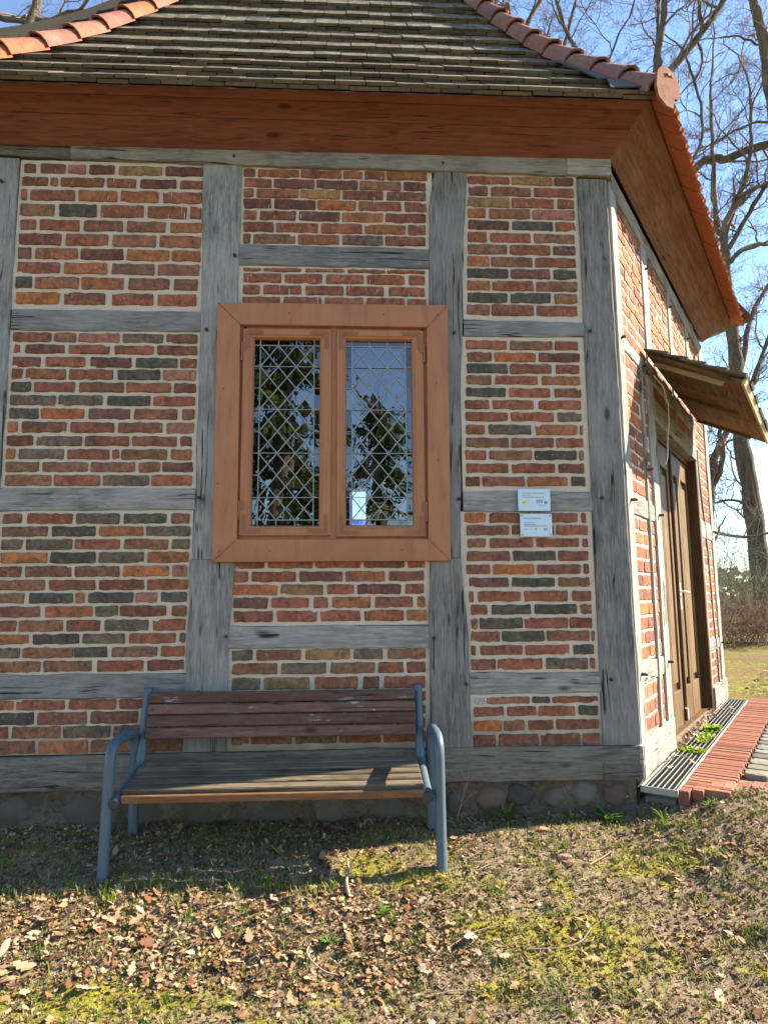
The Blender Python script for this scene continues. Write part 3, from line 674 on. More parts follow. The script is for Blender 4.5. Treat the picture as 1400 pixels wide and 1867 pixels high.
# ---- hip tiles: tapered half-round clay tiles climbing both hips
def hip_pt(side, s):
    d, z, an = prof(s); return Vector((xl(d) if side == 'L' else xr(d), -EB+d, z+.02))
def half_round(mb, p, q, r0, r1, col, nn=9, th=.014, bump=False, tilt=None):
    ax = (q-p).normalized(); upv = Vector((0, 0, 1)); sd = ax.cross(upv).normalized(); n = sd.cross(ax).normalized(); V = []
    steps = [(0, r0+.006), (.05, r0+.006), (.09, r0), (1, r1)]
    for t, r in steps:
        c = p+(q-p)*t
        for i in range(nn+1):
            an = math.pi*(-.08+1.16*i/nn); V.append(c+sd*math.cos(an)*r+n*math.sin(an)*r)
    m = nn+1; mb.add(V, [(j*m+i, (j+1)*m+i, (j+1)*m+i+1, j*m+i+1) for j in range(3) for i in range(nn)], col=col, smooth=True)
    Vi = []
    for t, r in ((0, r0+.006-th), (.09, r0-th), (1, r1-th)):
        c = p+(q-p)*t
        for i in range(nn+1):
            an = math.pi*(-.08+1.16*i/nn); Vi.append(c+sd*math.cos(an)*r+n*math.sin(an)*r)
    mb.add(Vi, [(j*m+i, j*m+i+1, (j+1)*m+i+1, (j+1)*m+i) for j in range(2) for i in range(nn)], col=col, smooth=True)
    mb.add(V[:m]+Vi[:m], [(i, i+1, m+i+1, m+i) for i in range(nn)], col=(col[0]*.7, col[1]*.6, col[2]*.55))
    # the little knob at the head of each tile
    k = q-ax*.05+n*(r1+.012); mb.lump(tuple(k), (.016, .016, .02), random.Random(2), 6, 4, .1, col=col)
R = random.Random(9)
def hips(side, cols, s0, step, num, lift):
    for i in range(num):
        p, q = hip_pt(side, s0+i*step), hip_pt(side, s0+(i+1.10)*step); u = Vector((0, 0, 1))
        mb = MB(); half_round(mb, p+u*(lift+.012), q+u*(lift-.012), .099, .085, tuple(c*R.uniform(.88, 1.1) for c in R.choice(cols))); mb.build('hip_tile', M_hip, house)
hips('R', [(.27, .12, .092), (.24, .115, .09), (.29, .12, .09)], -.02, .315, 14, .0)
hips('L', [(.34, .118, .058), (.31, .105, .053), (.28, .115, .08)], -.02, .315, 14, -.012)
# end disc closing the lowest hip tile at the right corner, with a tongue hanging down
p = hip_pt('R', -.02)+Vector((0, 0, .035)); dirn = Vector((math.sin(ANG/2), -math.cos(ANG/2), 0)); sdv = Vector((0, 0, 1)).cross(dirn)
pts = [(math.cos(math.pi*i/16)*.104, math.sin(math.pi*i/16)*.104) for i in range(17)]+[(-.115, -.06), (-.10, -.13), (-.03, -.17), (.03, -.165), (.05, -.09), (.085, -.085), (.108, -.05)]
mb = MB(); mb.prism([p+dirn*.046+sdv*a+Vector((0, 0, b)) for a, b in pts], dirn*.018, col=(.22, .085, .05)); cap = mb.build('hip_end_cap', M_hip, house)
mb = MB(); mb.tube([p+dirn*.06+Vector((0, 0, .05)), p+dirn*.074+Vector((0, 0, .05))], .006, 6); mb.build('nail', M_white, cap)
p2 = M_R @ Vector((SLEN+.12, -EB-.02, 4.56)); q2 = M_R @ Vector((SLEN-.05, -EB+.35, 4.9))
mb = MB(); half_round(mb, p2, q2, .11, .095, (.42, .2, .13)); mb.build('hip_tile', M_hip, house)
# dark lead flashing beside the hip and an added dark strip above the left-hand hip
mb = MB()
for i in range(3):
    s = i*.318; a, b = hip_pt('R', s), hip_pt('R', s+.30)
    e = .12+.18*max(0, 1-i/1.5); mb.prism([a+Vector((-e, .0, .03)), a+Vector((-.03, 0, .05)), b+Vector((-.03, 0, .05)), b+Vector((-.14, 0, .035))], Vector((0, -.006, .006)))
mb.build('hip_flashing', M_flash, house)
for i in range(16):
    s = i*.318-.02; a, b = hip_pt('L', s), hip_pt('L', s+.33); mb = MB(); o = Vector((-.13, .12, .17))
    mb.prism([a+o, b+o, b+o+Vector((-.05, .03, .17)), a+o+Vector((-.05, .03, .17))], Vector((-.12, .2, .0)), col=(.032, .029, .024)); mb.build('shade_strip', M_tile_e, house)  # invented strip: the left slope's shade is put into its dark colour
# ------------------------------------------------------------------ window
win = ob('window', None, house, Matrix.Translation((-.12, -.03, 1.62)))
WZ = Matrix()                                       # children are modelled in wall coordinates
O = [(-.853, 3.267), (.613, 3.270), (.597, 1.624), (-.842, 1.622)]; I = [(-.708, 3.121), (.474, 3.119), (.463, 1.758), (-.699, 1.76)]
for i in range(4):
    j = (i+1) % 4; mb = MB(); g = .0012
    q = [O[i], O[j], I[j], I[i]]; cx = sum(a for a, _ in q)/4; cz = sum(c for _, c in q)/4
    q = [(a+(cx-a)*.002, c+(cz-c)*.002) for a, c in q]
    fr = [Vector((a, -.05, c)) for a, c in q]; e = [Vector((a+(cx-a)*.012, -.055, c+(cz-c)*.03)) for a, c in q]; bk = [Vector((a, .0, c)) for a, c in q]
    mb.add(bk+fr+e, [(0, 1, 5, 4), (1, 2, 6, 5), (2, 3, 7, 6), (3, 0, 4, 7), (4, 5, 9, 8), (5, 6, 10, 9), (6, 7, 11, 10), (7, 4, 8, 11), (8, 9, 10, 11)])
    # fixing nails
    mb.build('casing_board', M_casing, win, WZ)
mb = MB()                                            # lining of the opening, behind the casing
for a, b, c, d in ((-.74, -.67, 1.7, 3.16), (.435, .50, 1.7, 3.16)): mb.box(a, b, -.02, .14, c, d)
mb.box(-.69, .455, -.02, .14, 3.11, 3.16); mb.box(-.69, .455, -.018, .14, 1.70, 1.80); mb.build('window_lining', M_casing, win, WZ)
mb = MB(); mb.bbox(-.150, -.086, -.0215, .05, 1.76, 3.12, .004); mb.bbox(-.17, -.07, .0, .06, 1.74, 1.80, .004); mb.build('mullion', M_casing, win, WZ)
M_pn = [M_glass, M_gl_b, M_gl_a, M_gl_v]
def poly_clip(P, x0, x1, z0, z1):
    for ax, lim, keep in ((0, x0, 1), (0, x1, -1), (1, z0, 1), (1, z1, -1)):
        o = []
        for i in range(len(P)):
            a, b = P[i], P[(i+1) % len(P)]; da, db = (a[ax]-lim)*keep, (b[ax]-lim)*keep
            if da >= -1e-9: o.append(a)
            if (da < -1e-9) != (db < -1e-9) and abs(da-db) > 1e-12: t = da/(da-db); o.append((a[0]+(b[0]-a[0])*t, a[1]+(b[1]-a[1])*t))
        P = o
        if not P: return P
    return P
R = random.Random(31)
def pane(P, mi):
    cx = sum(a for a, _ in P)/len(P); cz = sum(c for _, c in P)/len(P)
    a, b = R.gauss(0, .0035), R.gauss(0, .0035); mb = MB()
    mb.add([(x-cx, (x-cx)*a+(z-cz)*b, z-cz) for x, z in P], [tuple(range(len(P)))]); o = mb.build('pane', M_pn[mi], win, Matrix.Translation((cx, .004, cz))); return o
def sash(x0, x1, z0, z1, gx0, gx1, gz0, gz1, hs):
    s = ob('sash', None, win, Matrix.Translation(((x0+x1)/2, -.02, z0)))
    def ring(a, b, ya, yb, mb):                      # frame between rectangle a (outer) and b (inner)
        A = [(a[0], a[2]), (a[1], a[2]), (a[1], a[3]), (a[0], a[3])]; B = [(b[0], b[2]), (b[1], b[2]), (b[1], b[3]), (b[0], b[3])]
        V = [(x, ya, z) for x, z in A]+[(x, yb, z) for x, z in B]
        mb.add(V, [(i, (i+1) % 4, 4+(i+1) % 4, 4+i) for i in range(4)])
    mb = MB(); rr = lambda d: (x0+d, x1-d, z0+d, z1-d); w = (gx0-x0)
    g = (gx0, gx1, gz0, gz1); e = lambda d: (gx0-d, gx1+d, gz0-d, gz1+d)
    ring(rr(0), rr(0), -.0, -.034, mb); ring(rr(0), rr(.005), -.034, -.039, mb); ring(rr(.005), e(.022), -.039, -.039, mb)
    ring(e(.022), e(.018), -.039, -.032, mb); ring(e(.018), e(.008), -.032, -.030, mb); ring(e(.008), g, -.030, -.012, mb); ring(g, g, -.012, .02, mb)
    s2 = mb.build('sash_frame', M_casing, win, WZ)
    bpy.data.objects.remove(s)
    # glazing: border strips round a lattice of three by eight diamonds
    bw = .036; ix0, ix1, iz0, iz1 = gx0+bw, gx1-bw, gz0+bw, gz1-bw; dx, dz = (ix1-ix0)/3, (iz1-iz0)/8
    for p in range(0, 7):
        for q in range(0, 17):
            if (p+q) % 2:
                cx, cz = ix0+p*dx/2, iz0+q*dz/2
                P_ = poly_clip([(cx-dx/2, cz), (cx, cz-dz/2), (cx+dx/2, cz), (cx, cz+dz/2)], ix0, ix1, iz0, iz1)
                if len(P_) > 2: pane(P_, 0)
    for k in range(8):
        for a, b, sd in ((gx0, ix0, 0), (ix1, gx1, 1)): pane([(a, iz0+k*dz), (b, iz0+k*dz), (b, iz0+k*dz+dz), (a, iz0+k*dz+dz)], R.choice([1, 3, 1, 0, 2]) if k > 1 else R.choice([2, 3, 1]))
    for k in range(3):
        for a, b in ((gz0, iz0), (iz1, gz1)): pane([(ix0+k*dx, a), (ix0+k*dx+dx, a), (ix0+k*dx+dx, b), (ix0+k*dx, b)], R.choice([1, 2, 3, 1]))
    for a, b in ((gx0, ix0), (ix1, gx1)):
        for c, d in ((gz0, iz0), (iz1, gz1)): pane([(a, c), (b, c), (b, d), (a, d)], 1)
    lc = MB()
    def came(a, b, w=.0066, t=.004):
        a, b = Vector((a[0], 0, a[1])), Vector((b[0], 0, b[1])); d = (b-a).normalized(); n = Vector((-d.z, 0, d.x))*w/2
        lc.add([a+n, b+n, b-n, a-n, a+n*.5+Vector((0, -t, 0)), b+n*.5+Vector((0, -t, 0)), b-n*.5+Vector((0, -t, 0)), a-n*.5+Vector((0, -t, 0)), a+n+Vector((0, t, 0)), b+n+Vector((0, t, 0)), b-n+Vector((0, t, 0)), a-n+Vector((0, t, 0))],
               [(0, 4, 5, 1), (4, 7, 6, 5), (7, 3, 2, 6), (8, 9, 10, 11)])
    for k in range(-8, 4):                           # u - v = k and u + v = k + 8
        for sg in (1, -1):
            pts = []
            for u in (0, 3):
                v = (u-k) if sg == 1 else (8+k-u)
                pts.append((u, v))
            (u0, v0), (u1, v1) = pts; seg = []
            for t in [0, 1]+[(c-v0)/(v1-v0) for c in (0, 8)]:
                if -1e-6 <= t <= 1+1e-6:
                    u, v = u0+(u1-u0)*t, v0+(v1-v0)*t
                    if -1e-6 <= v <= 8+1e-6: seg.append((t, u, v))
            seg.sort()
            if len(seg) > 1 and seg[-1][0]-seg[0][0] > .02: came((ix0+seg[0][1]*dx, iz0+seg[0][2]*dz), (ix0+seg[-1][1]*dx, iz0+seg[-1][2]*dz))
    for x in (ix0, ix1): came((x, gz0), (x, gz1))
    for z in (iz0, iz1): came((gx0, z), (gx1, z))
    for k in range(1, 8):
        for a, b in ((gx0, ix0), (ix1, gx1)): came((a, iz0+k*dz), (b, iz0+k*dz), .006)
    for k in (1, 2):
        for a, b in ((gz0, iz0), (iz1, gz1)): came((ix0+k*dx, a), (ix0+k*dx, b), .006)
    lc.build('lead_cames', M_lead, win, WZ)
    for k in (1, 3, 5, 7):
        mb = MB(); mb.tube([(gx0, -.003, iz0+k*dz), (gx1, -.003, iz0+k*dz)], .0028, 5); mb.build('glazing_bar', M_lead, win, WZ)
    # corner irons and hinges
    for sx in (0, 1):
        for sz in (0, 1):
            X = x0+.018 if sx == 0 else x1-.018; Z = z0+.016 if sz == 0 else z1-.016; ax = 1 if sx == 0 else -1; az = 1 if sz == 0 else -1
            P_ = [(X, Z), (X+ax*.105, Z), (X+ax*.118, Z+az*.012), (X+ax*.105, Z+az*.022), (X+ax*.022, Z+az*.022), (X+ax*.022, Z+az*.105), (X+ax*.012, Z+az*.118), (X, Z+az*.105)]
            if ax*az < 0: P_ = P_[::-1]
            mb = MB(); mb.prism([(a, -.039, c) for a, c in P_], (0, -.005, 0))
            for a, c in ((.03, .011), (.085, .011), (.011, .05), (.011, .09)): mb.tube([(X+ax*a, -.042, Z+az*c), (X+ax*a, -.0455, Z+az*c)], .0042, 6)
            mb.build('corner_iron', M_bracket, win, WZ)
    for hz in (z0+.155, z1-.155):
        mb = MB(); hx = x0-.004 if hs == 0 else x1+.004
        mb.tube([(hx, -.042, hz-.06), (hx, -.042, hz+.06)], .0075, 8); mb.tube([(hx, -.042, hz-.004), (hx, -.042, hz+.004)], .009, 8)
        d = .03 if hs == 0 else -.03; mb.box(min(hx, hx+d), max(hx, hx+d), -.043, -.039, hz+.002, hz+.06); mb.build('hinge', M_bracket, win, WZ)
sash(-.692, -.136, 1.782, 3.105, -.622, -.208, 1.846, 3.042, 0)
sash(-.100, .452, 1.774, 3.104, -.041, .375, 1.848, 3.040, 1)
for x, z in ((-.80, 2.7), (-.82, 2.1), (.53, 2.75), (.53, 2.25), (-.4, 3.2), (.2, 3.2), (-.5, 1.69), (.3, 1.69), (-.8, 1.69), (.54, 3.2)):
    mb = MB(); mb.tube([(x, -.053, z), (x, -.0575, z)], .0045, 6); mb.build('nail', M_cap, win, WZ)

# ------------------------------------------------------------------ right-hand wall with the door (own frame: x along, y inward, z up)
rng2 = random.Random(44)
def course_fill(mb, x0, x1, z0, z1, R, M, pal, pitch=.0935, L=.268, jt=.017):
    n = max(1, round((z1-z0-.012)/pitch)); p = (z1-z0-.012)/n
    for r in range(n):
        zb = z0+.014+r*p; x = x0+.012-(.5*L if r % 2 else R.uniform(0, .06)); 
        while x < x1-.02:
            w = L*R.uniform(.94, 1.04) if R.random() > .12 else L*.48; a, b = max(x, x0+.012), min(x+w, x1-.012)
            if b-a > .035:
                t = MB(); brick(t, a, b, zb, zb+p-jt, tintof(R.choice(pal), R), R, front=-.0045); mb.add([M @ Vector(v) for v in t.v], t.f, col=t.c[0])
            x += w+jt
PALS = 'rrrrdnoOorpnmd'
def side_panel(M, x0, x1, z0, z1, seed, into, R=rng2, pal=PALS):
    mortar_panel(x0, x1, z0, z1, seed, step=.03).build('brick_panel', M_mortar, house, M); course_fill(into, x0, x1, z0, z1, R, M, pal)
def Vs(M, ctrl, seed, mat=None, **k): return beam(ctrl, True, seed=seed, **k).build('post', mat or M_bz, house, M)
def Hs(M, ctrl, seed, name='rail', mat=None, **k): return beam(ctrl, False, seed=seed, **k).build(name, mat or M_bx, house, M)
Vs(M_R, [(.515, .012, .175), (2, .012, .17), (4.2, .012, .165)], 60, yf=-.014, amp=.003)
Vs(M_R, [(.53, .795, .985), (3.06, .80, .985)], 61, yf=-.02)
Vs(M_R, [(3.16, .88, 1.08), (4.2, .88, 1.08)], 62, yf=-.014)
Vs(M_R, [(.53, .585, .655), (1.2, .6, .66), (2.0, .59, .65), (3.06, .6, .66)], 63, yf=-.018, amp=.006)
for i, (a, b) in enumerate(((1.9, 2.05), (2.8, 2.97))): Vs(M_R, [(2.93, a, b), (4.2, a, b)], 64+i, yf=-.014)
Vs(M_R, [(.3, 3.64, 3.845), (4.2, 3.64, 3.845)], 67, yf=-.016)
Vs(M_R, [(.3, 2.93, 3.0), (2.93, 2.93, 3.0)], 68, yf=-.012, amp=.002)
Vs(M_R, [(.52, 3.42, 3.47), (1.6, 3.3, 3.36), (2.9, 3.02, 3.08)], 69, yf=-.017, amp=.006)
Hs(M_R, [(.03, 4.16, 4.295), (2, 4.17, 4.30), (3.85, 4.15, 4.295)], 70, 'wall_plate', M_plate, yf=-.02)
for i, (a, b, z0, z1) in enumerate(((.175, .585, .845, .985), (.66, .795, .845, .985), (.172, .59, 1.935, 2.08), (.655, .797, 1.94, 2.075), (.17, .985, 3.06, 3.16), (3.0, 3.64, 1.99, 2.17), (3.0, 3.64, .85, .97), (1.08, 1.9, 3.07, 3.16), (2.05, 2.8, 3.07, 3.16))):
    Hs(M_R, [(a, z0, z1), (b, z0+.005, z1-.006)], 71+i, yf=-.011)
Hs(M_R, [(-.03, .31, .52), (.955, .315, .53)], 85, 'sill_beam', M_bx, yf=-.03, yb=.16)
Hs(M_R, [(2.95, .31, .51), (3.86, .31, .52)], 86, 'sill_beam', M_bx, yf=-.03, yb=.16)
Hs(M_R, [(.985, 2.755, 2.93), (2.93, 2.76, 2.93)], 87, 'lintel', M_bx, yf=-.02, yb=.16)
S_ = [(.175, .585, .53, .845), (.66, .795, .53, .845), (.173, .588, .985, 1.935), (.66, .797, .985, 1.94), (.17, .595, 2.08, 3.06), (.66, .8, 2.075, 3.06), (.168, .88, 3.16, 4.17), (1.08, 1.9, 3.16, 4.17), (2.05, 2.8, 3.16, 4.17),
      (2.97, 3.64, 2.93, 4.16), (1.0, 1.9, 2.93, 3.07), (2.05, 2.8, 2.93, 3.07), (3.0, 3.64, .51, .85), (3.0, 3.64, .97, 1.99), (3.0, 3.64, 2.17, 2.93)]
for i, (a, b, c, d) in enumerate(S_): side_panel(M_R, a, b, c, d, 100+i, rest)
for px, pz in ((.1, 3.12), (.09, 2.02), (.1, .92), (.9, 2.0), (.9, .93), (1.0, 4.0), (1.97, 4.05), (.62, 2.3), (2.88, 4.05), (.7, 3.1), (3.7, 2.1), (3.72, .9)):
    peg(px, pz, M=M_R, yf=-.016, l=.04 if pz < 2.5 else .024)
mortar_panel(0.0, 3.86, -.2, .308, 177, y=.02, step=.06, depth=.1).build('foundation', M_found, house, M_R)

# door: recessed double door of four tall panels between dark jambs
door = ob('door', None, house, M_R @ Matrix.Translation((1.95, .1, .32)))
DM = M_R
DZ0, DZ1 = .325, 2.752
def dpart(name, mb, mat): return mb.build(name, mat, door, DM)
mb = MB(); mb.bbox(.988, 1.03, -.018, .16, .31, DZ1, .004); dpart('jamb', mb, M_jamb)
mb = MB(); mb.bbox(2.865, 2.93, -.012, .16, .31, DZ1, .004); dpart('jamb', mb, M_jamb)
mb = MB(); mb.bbox(1.03, 2.865, .06, .16, DZ1-.04, DZ1, .004); dpart('head_jamb', mb, M_jamb)
LW = (2.865-1.03)/4
for i in range(4):
    a, b = 1.03+i*LW+.004, 1.03+(i+1)*LW-.004; y0, y1 = .08, .125
    for nm, bx in (('stile', (a, a+.085, DZ0, DZ1-.045)), ('stile', (b-.085, b, DZ0, DZ1-.045)), ('door_rail', (a+.085, b-.085, DZ0, DZ0+.29)), ('door_rail', (a+.085, b-.085, DZ1-.24, DZ1-.045))):
        mb = MB(); mb.bbox(bx[0], bx[1], y0, y1, bx[2], bx[3], .003); dpart(nm, mb, M_door)
    mb = MB(); mb.bbox(a+.085, b-.085, y0+.028, y1, DZ0+.29, DZ1-.24, .002); dpart('door_panel', mb, M_jamb)
    mb = MB(); mb.bbox(a+.125, b-.125, y0+.008, y1-.01, DZ0+.345, DZ1-.30, .012); dpart('door_panel', mb, M_door)
mb = MB(); mb.bbox(1.94, 1.985, .055, .08, DZ0+.02, DZ1-.05, .006); dpart('meeting_strip', mb, M_jamb)
mb = MB(); mb.bbox(2.05, 2.085, .068, .08, 1.28, 1.52, .004); mb.tube([(2.067, .08, 1.44), (2.067, .03, 1.44), (2.085, .022, 1.44), (2.2, .022, 1.435)], .009, 8); dpart('handle', mb, M_white)
mb = MB(); mb.tube([(1.93, .07, .45), (1.93, .05, .45), (1.93, .05, .36)], .007, 6); dpart('bolt', mb, M_white)
mb = MB(); mb.bbox(.99, 2.93, -.01, .16, .27, .31, .005, col=(.2, .17, .13)); dpart('threshold', mb, M_stone)

# canopy over the door
can = ob('canopy', None, house, M_R @ Matrix.Translation((1.85, 0, 3.1)))
ci, co = (-.035, 3.2), (-.64, 2.872); cl = math.hypot(ci[0]-co[0], ci[1]-co[1]); csl = math.atan2(ci[1]-co[1], co[0]-ci[0])
cd = Vector((0, co[0]-ci[0], co[1]-ci[1])).normalized(); cn = Vector((0, -cd.z, cd.y)); cn = cn if cn.z > 0 else -cn
C0 = Vector((0, ci[0], ci[1]))
def cslab(x0, x1, a, b, h0, h1, name, mat, M=M_R):
    mb = MB(); v = [C0+Vector((x, 0, 0))+cd*s+cn*h for x in (x0, x1) for s in (a, b) for h in (h0, h1)]
    mb.add(v, [(0, 1, 3, 2), (4, 6, 7, 5), (0, 4, 5, 1), (2, 3, 7, 6), (0, 2, 6, 4), (1, 5, 7, 3)]); return mb.build(name, mat, can, M)
for i in range(3): cslab(.80+i*.715, .80+(i+1)*.715-.004, 0, cl, 0, .018, 'canopy_board', M_board)
R = random.Random(8)
for r in range(5):
    a, b = r*cl/5-.02, (r+1)*cl/5+.02; x = .71
    for q in range(11):
        w = .2; h = .022+.0; mb = MB(); j = R.uniform(-.016, .016); x1 = min(x+w-.004, 2.96)
        v = [C0+Vector((xx, 0, 0))+cd*(s+j)+cn*hh for xx in (x, x1) for s, h0, h1 in ((a, .02, .03), (b, .034, .056)) for hh in (h0, h1)]
        mb.add(v, [(0, 1, 3, 2), (4, 6, 7, 5), (0, 4, 5, 1), (2, 3, 7, 6), (0, 2, 6, 4), (1, 5, 7, 3)]); mb.build('shingle', M_shing, can, M_R); x += w
for x in (.90, 1.87, 2.86): cslab(x, x+.035, .03, cl*.8, -.03, 0, 'batten', M_pale if x < 1 else M_board)
cslab(.78, 2.95, cl, cl+.02, -.012, .03, 'front_edge', M_pale)
cslab(.785, .80, .0, cl, -.004, .022, 'side_edge', M_board)
cslab(2.945, 2.962, .0, cl, -.004, .022, 'side_edge', M_board)
# cable hanging from under the canopy to the door head
mb = MB(); mb.tube([(1.03, -.02, 3.12), (1.22, -.05, 3.08), (1.33, -.06, 2.95), (1.34, -.055, 2.8), (1.27, -.05, 2.66), (1.24, -.045, 2.5), (1.22, -.03, 2.44)], .005, 6); mb.build('cable', M_white, house, M_R)

# ---- the other walls (left in timber and brick, rear walls plain) and the room behind the window
for (a, b) in ((0, .2), (.9, 1.1), (1.85, 2.05), (2.8, 3.0), (3.65, 3.85)): Vs(M_L, [(.3, a, b), (4.25, a, b)], int(a*10)+200, yf=-.014)
Hs(M_L, [(0, 4.25, 4.44), (3.86, 4.25, 4.44)], 210, 'wall_plate', M_plate, yf=-.03); Hs(M_L, [(0, .31, .515), (3.86, .31, .515)], 211, 'sill_beam', M_sill, yf=-.03)
for i, (a, b) in enumerate(((.2, .9), (1.1, 1.85), (2.05, 2.8), (3.0, 3.65))): side_panel(M_L, a, b, .515, 4.25, 220+i, rest)
mortar_panel(0, 3.86, -.2, .312, 230, y=.02, step=.2, depth=.1).build('foundation', M_found, house, M_L)
def wall_seg(p, q, holes, name='rear_wall'):
    d = Vector((q[0]-p[0], q[1]-p[1], 0)); L = d.length; M = Matrix.Translation((p[0], p[1], 0)) @ Matrix.Rotation(math.atan2(d.y, d.x), 4, 'Z'); mb = MB()
    if not holes: mb.box(0, L, 0, .14, -.1, 4.5)
    else:
        a, b, c, e = holes; mb.box(0, a, 0, .14, -.1, 4.5); mb.box(b, L, 0, .14, -.1, 4.5); mb.box(a, b, 0, .14, -.1, c); mb.box(a, b, 0, .14, e, 4.5)
    return mb.build(name, M_mortar, house, M)
pC = M_R @ Vector((SLEN, 0, 0)); pD = M_L @ Vector((0, 0, 0)); pE, pF = (2.75, 6.4), (-2.35, 6.5)
wall_seg(pC, pE, None); wall_seg(pE, pF, (2.54, 2.80, 2.42, 3.12)); wall_seg(pF, pD, None)
mb = MB(); fl = [(LX, .1), (CX, .1), (pC.x, pC.y), pE, pF, (pD.x, pD.y)]
mb.add([(x, y, .33) for x, y in fl], [tuple(range(6))], col=(.12, .08, .05)); mb.build('floor', M_jamb, house)
mb = MB(); mb.add([(x, y, 4.36) for x, y in fl], [tuple(range(6))[::-1]]); mb.build('ceiling', M_jamb, house)
stuff(rest.build('brick_courses', M_brick, house))
# thin lime drips that have run down from the wall plate
R = random.Random(63); dr = MB()
for i in range(46):
    x, z = R.choice([(R.uniform(-2.1, -1.0), R.uniform(3.75, 4.2)), (R.uniform(-.7, .5), R.uniform(3.8, 4.2)), (R.uniform(.75, 1.5), R.uniform(3.9, 4.2)), (R.uniform(-.7, .45), R.uniform(3.3, 3.5))]); l = R.uniform(.015, .075); w = R.uniform(.0012, .003); v = R.uniform(.8, 1.1)
    dr.add([(x-w, -.0135, z), (x+w, -.0135, z), (x+w*.5, -.0135, z-l*.7), (x, -.0135, z-l), (x-w*.6, -.0135, z-l*.7), (x-w, -.009, z+.003), (x+w, -.009, z+.003)], [(0, 4, 3, 2, 1), (5, 0, 1, 6)], col=(.5*v, .47*v, .40*v))
stuff(dr.build('lime_drips', M_print, house))
# ------------------------------------------------------------------ bench
bench = thing('park_bench', 'park bench with brown wooden slats and blue-grey tube frame in front of the brick wall', 'bench', (-.4, -.32, .06))
XS = (-1.185, .383); XA = (-1.228, .447)
def arc(c, r, a0, a1, n, x):
    return [(x, c[0]+r*math.cos(rad(a0+(a1-a0)*i/n)), c[1]+r*math.sin(rad(a0+(a1-a0)*i/n))) for i in range(n+1)]
def smooth_path(P, it=3):
    for _ in range(it):
        Q = [P[0]]
        for a, b in zip(P, P[1:]): a, b = Vector(a), Vector(b); Q += [a*.75+b*.25, a*.25+b*.75]
        Q.append(P[-1]); P = Q
    return P
for sx, xa, dz in ((0, XA[0], 0), (1, XA[1], .006)):
    x = XS[sx]; 
    mb = MB(); mb.tube(smooth_path([(xa, -.545, gz(xa, -.545)-.04), (xa, -.525, .3), (xa, -.515, .50+dz), (xa, -.505, .665+dz), (xa, -.33, .672+dz), (xa, -.15, .66+dz), (xa, -.115, .52+dz), (xa, -.105, .3), (xa, -.10, gz(xa, -.1)-.04)], 3), .0275, 14); mb.build('leg_loop', M_metal, bench, Matrix())
    P_ = smooth_path([(x, -.055, .885), (x, -.105, .70), (x, -.135, .55), (x, -.16, .475), (x, -.28, .455), (x, -.40, .428), (x, -.535, .395)], 3)
    mb = MB(); mb.tube(P_, .0262, 14); mb.build('side_tube', M_metal, bench, Matrix())
    d = (Vector(P_[-1])-Vector(P_[-2])).normalized(); mb = MB(); mb.tube([Vector(P_[-1]), Vector(P_[-1])+d*.012, Vector(P_[-1])+d*.016], [.0285, .0285, .022], 14); mb.build('end_cap', M_cap, bench, Matrix())
    mb = MB(); mb.tube([(x, -.055, .885), (x, -.0535, .8905), (x, -.053, .893)], [.0275, .0275, .02], 14); mb.build('end_cap', M_cap, bench, Matrix())
    xm = (x+xa)/2
    for y, z in ((-.5, .405), (-.12, .52)):
        mb = MB(); mb.tube([(min(x, xa), y, z), (max(x, xa), y, z)], .014, 8); mb.build('frame_joint', M_metal, bench, Matrix())
SB = [(.812, .872), (.752, .808), (.687, .748), (.625, .683)]
Rb = random.Random(4)
for i, (z0, z1) in enumerate(SB):
    yc = -.10-(.872-(z0+z1)/2)*.26; A = -math.atan(.26); M = Matrix.Translation(((XS[0]+XS[1])/2, yc, (z0+z1)/2)) @ Matrix.Rotation(-A*-1, 4, 'X'); h = (z1-z0)/2; hw = (XS[1]-XS[0])/2-.022
    mb = MB(); mb.bbox(-hw, hw, -.017, .017, -h, h, .005); o = mb.build('back_slat', M_slat, bench, M)
    for sx in (-1, 1):
        mb = MB(); mb.tube([(sx*(hw-.028), -.016, 0), (sx*(hw-.028), -.0205, 0)], .006, 8); mb.build('bolt', M_cap, o, M)
ns = 5
for i in range(ns):
    t0, t1 = i/ns, (i+1)/ns-.045; y0, y1 = -.155-.37*t0, -.155-.37*t1; z0, z1 = .483-.062*t0, .483-.062*t1
    hw = (XS[1]-XS[0])/2-.020; cy, cz = (y0+y1)/2, (z0+z1)/2; sp = math.hypot(y1-y0, z1-z0)/2
    M = Matrix.Translation(((XS[0]+XS[1])/2, cy, cz+.008)) @ Matrix.Rotation(math.atan2(z0-z1, y0-y1), 4, 'X')
    mb = MB(); mb.bbox(-hw, hw, -sp, sp, -.018, .018, .005); mb.build('seat_slat', M_seat, bench, M)
M = Matrix.Translation(((XS[0]+XS[1])/2, -.538, .412)) @ Matrix.Rotation(rad(9), 4, 'X'); mb = MB(); mb.bbox(-hw+.01, hw+.005, -.008, .008, -.021, .019, .004); mb.build('seat_edge', M_seatf, bench, M)

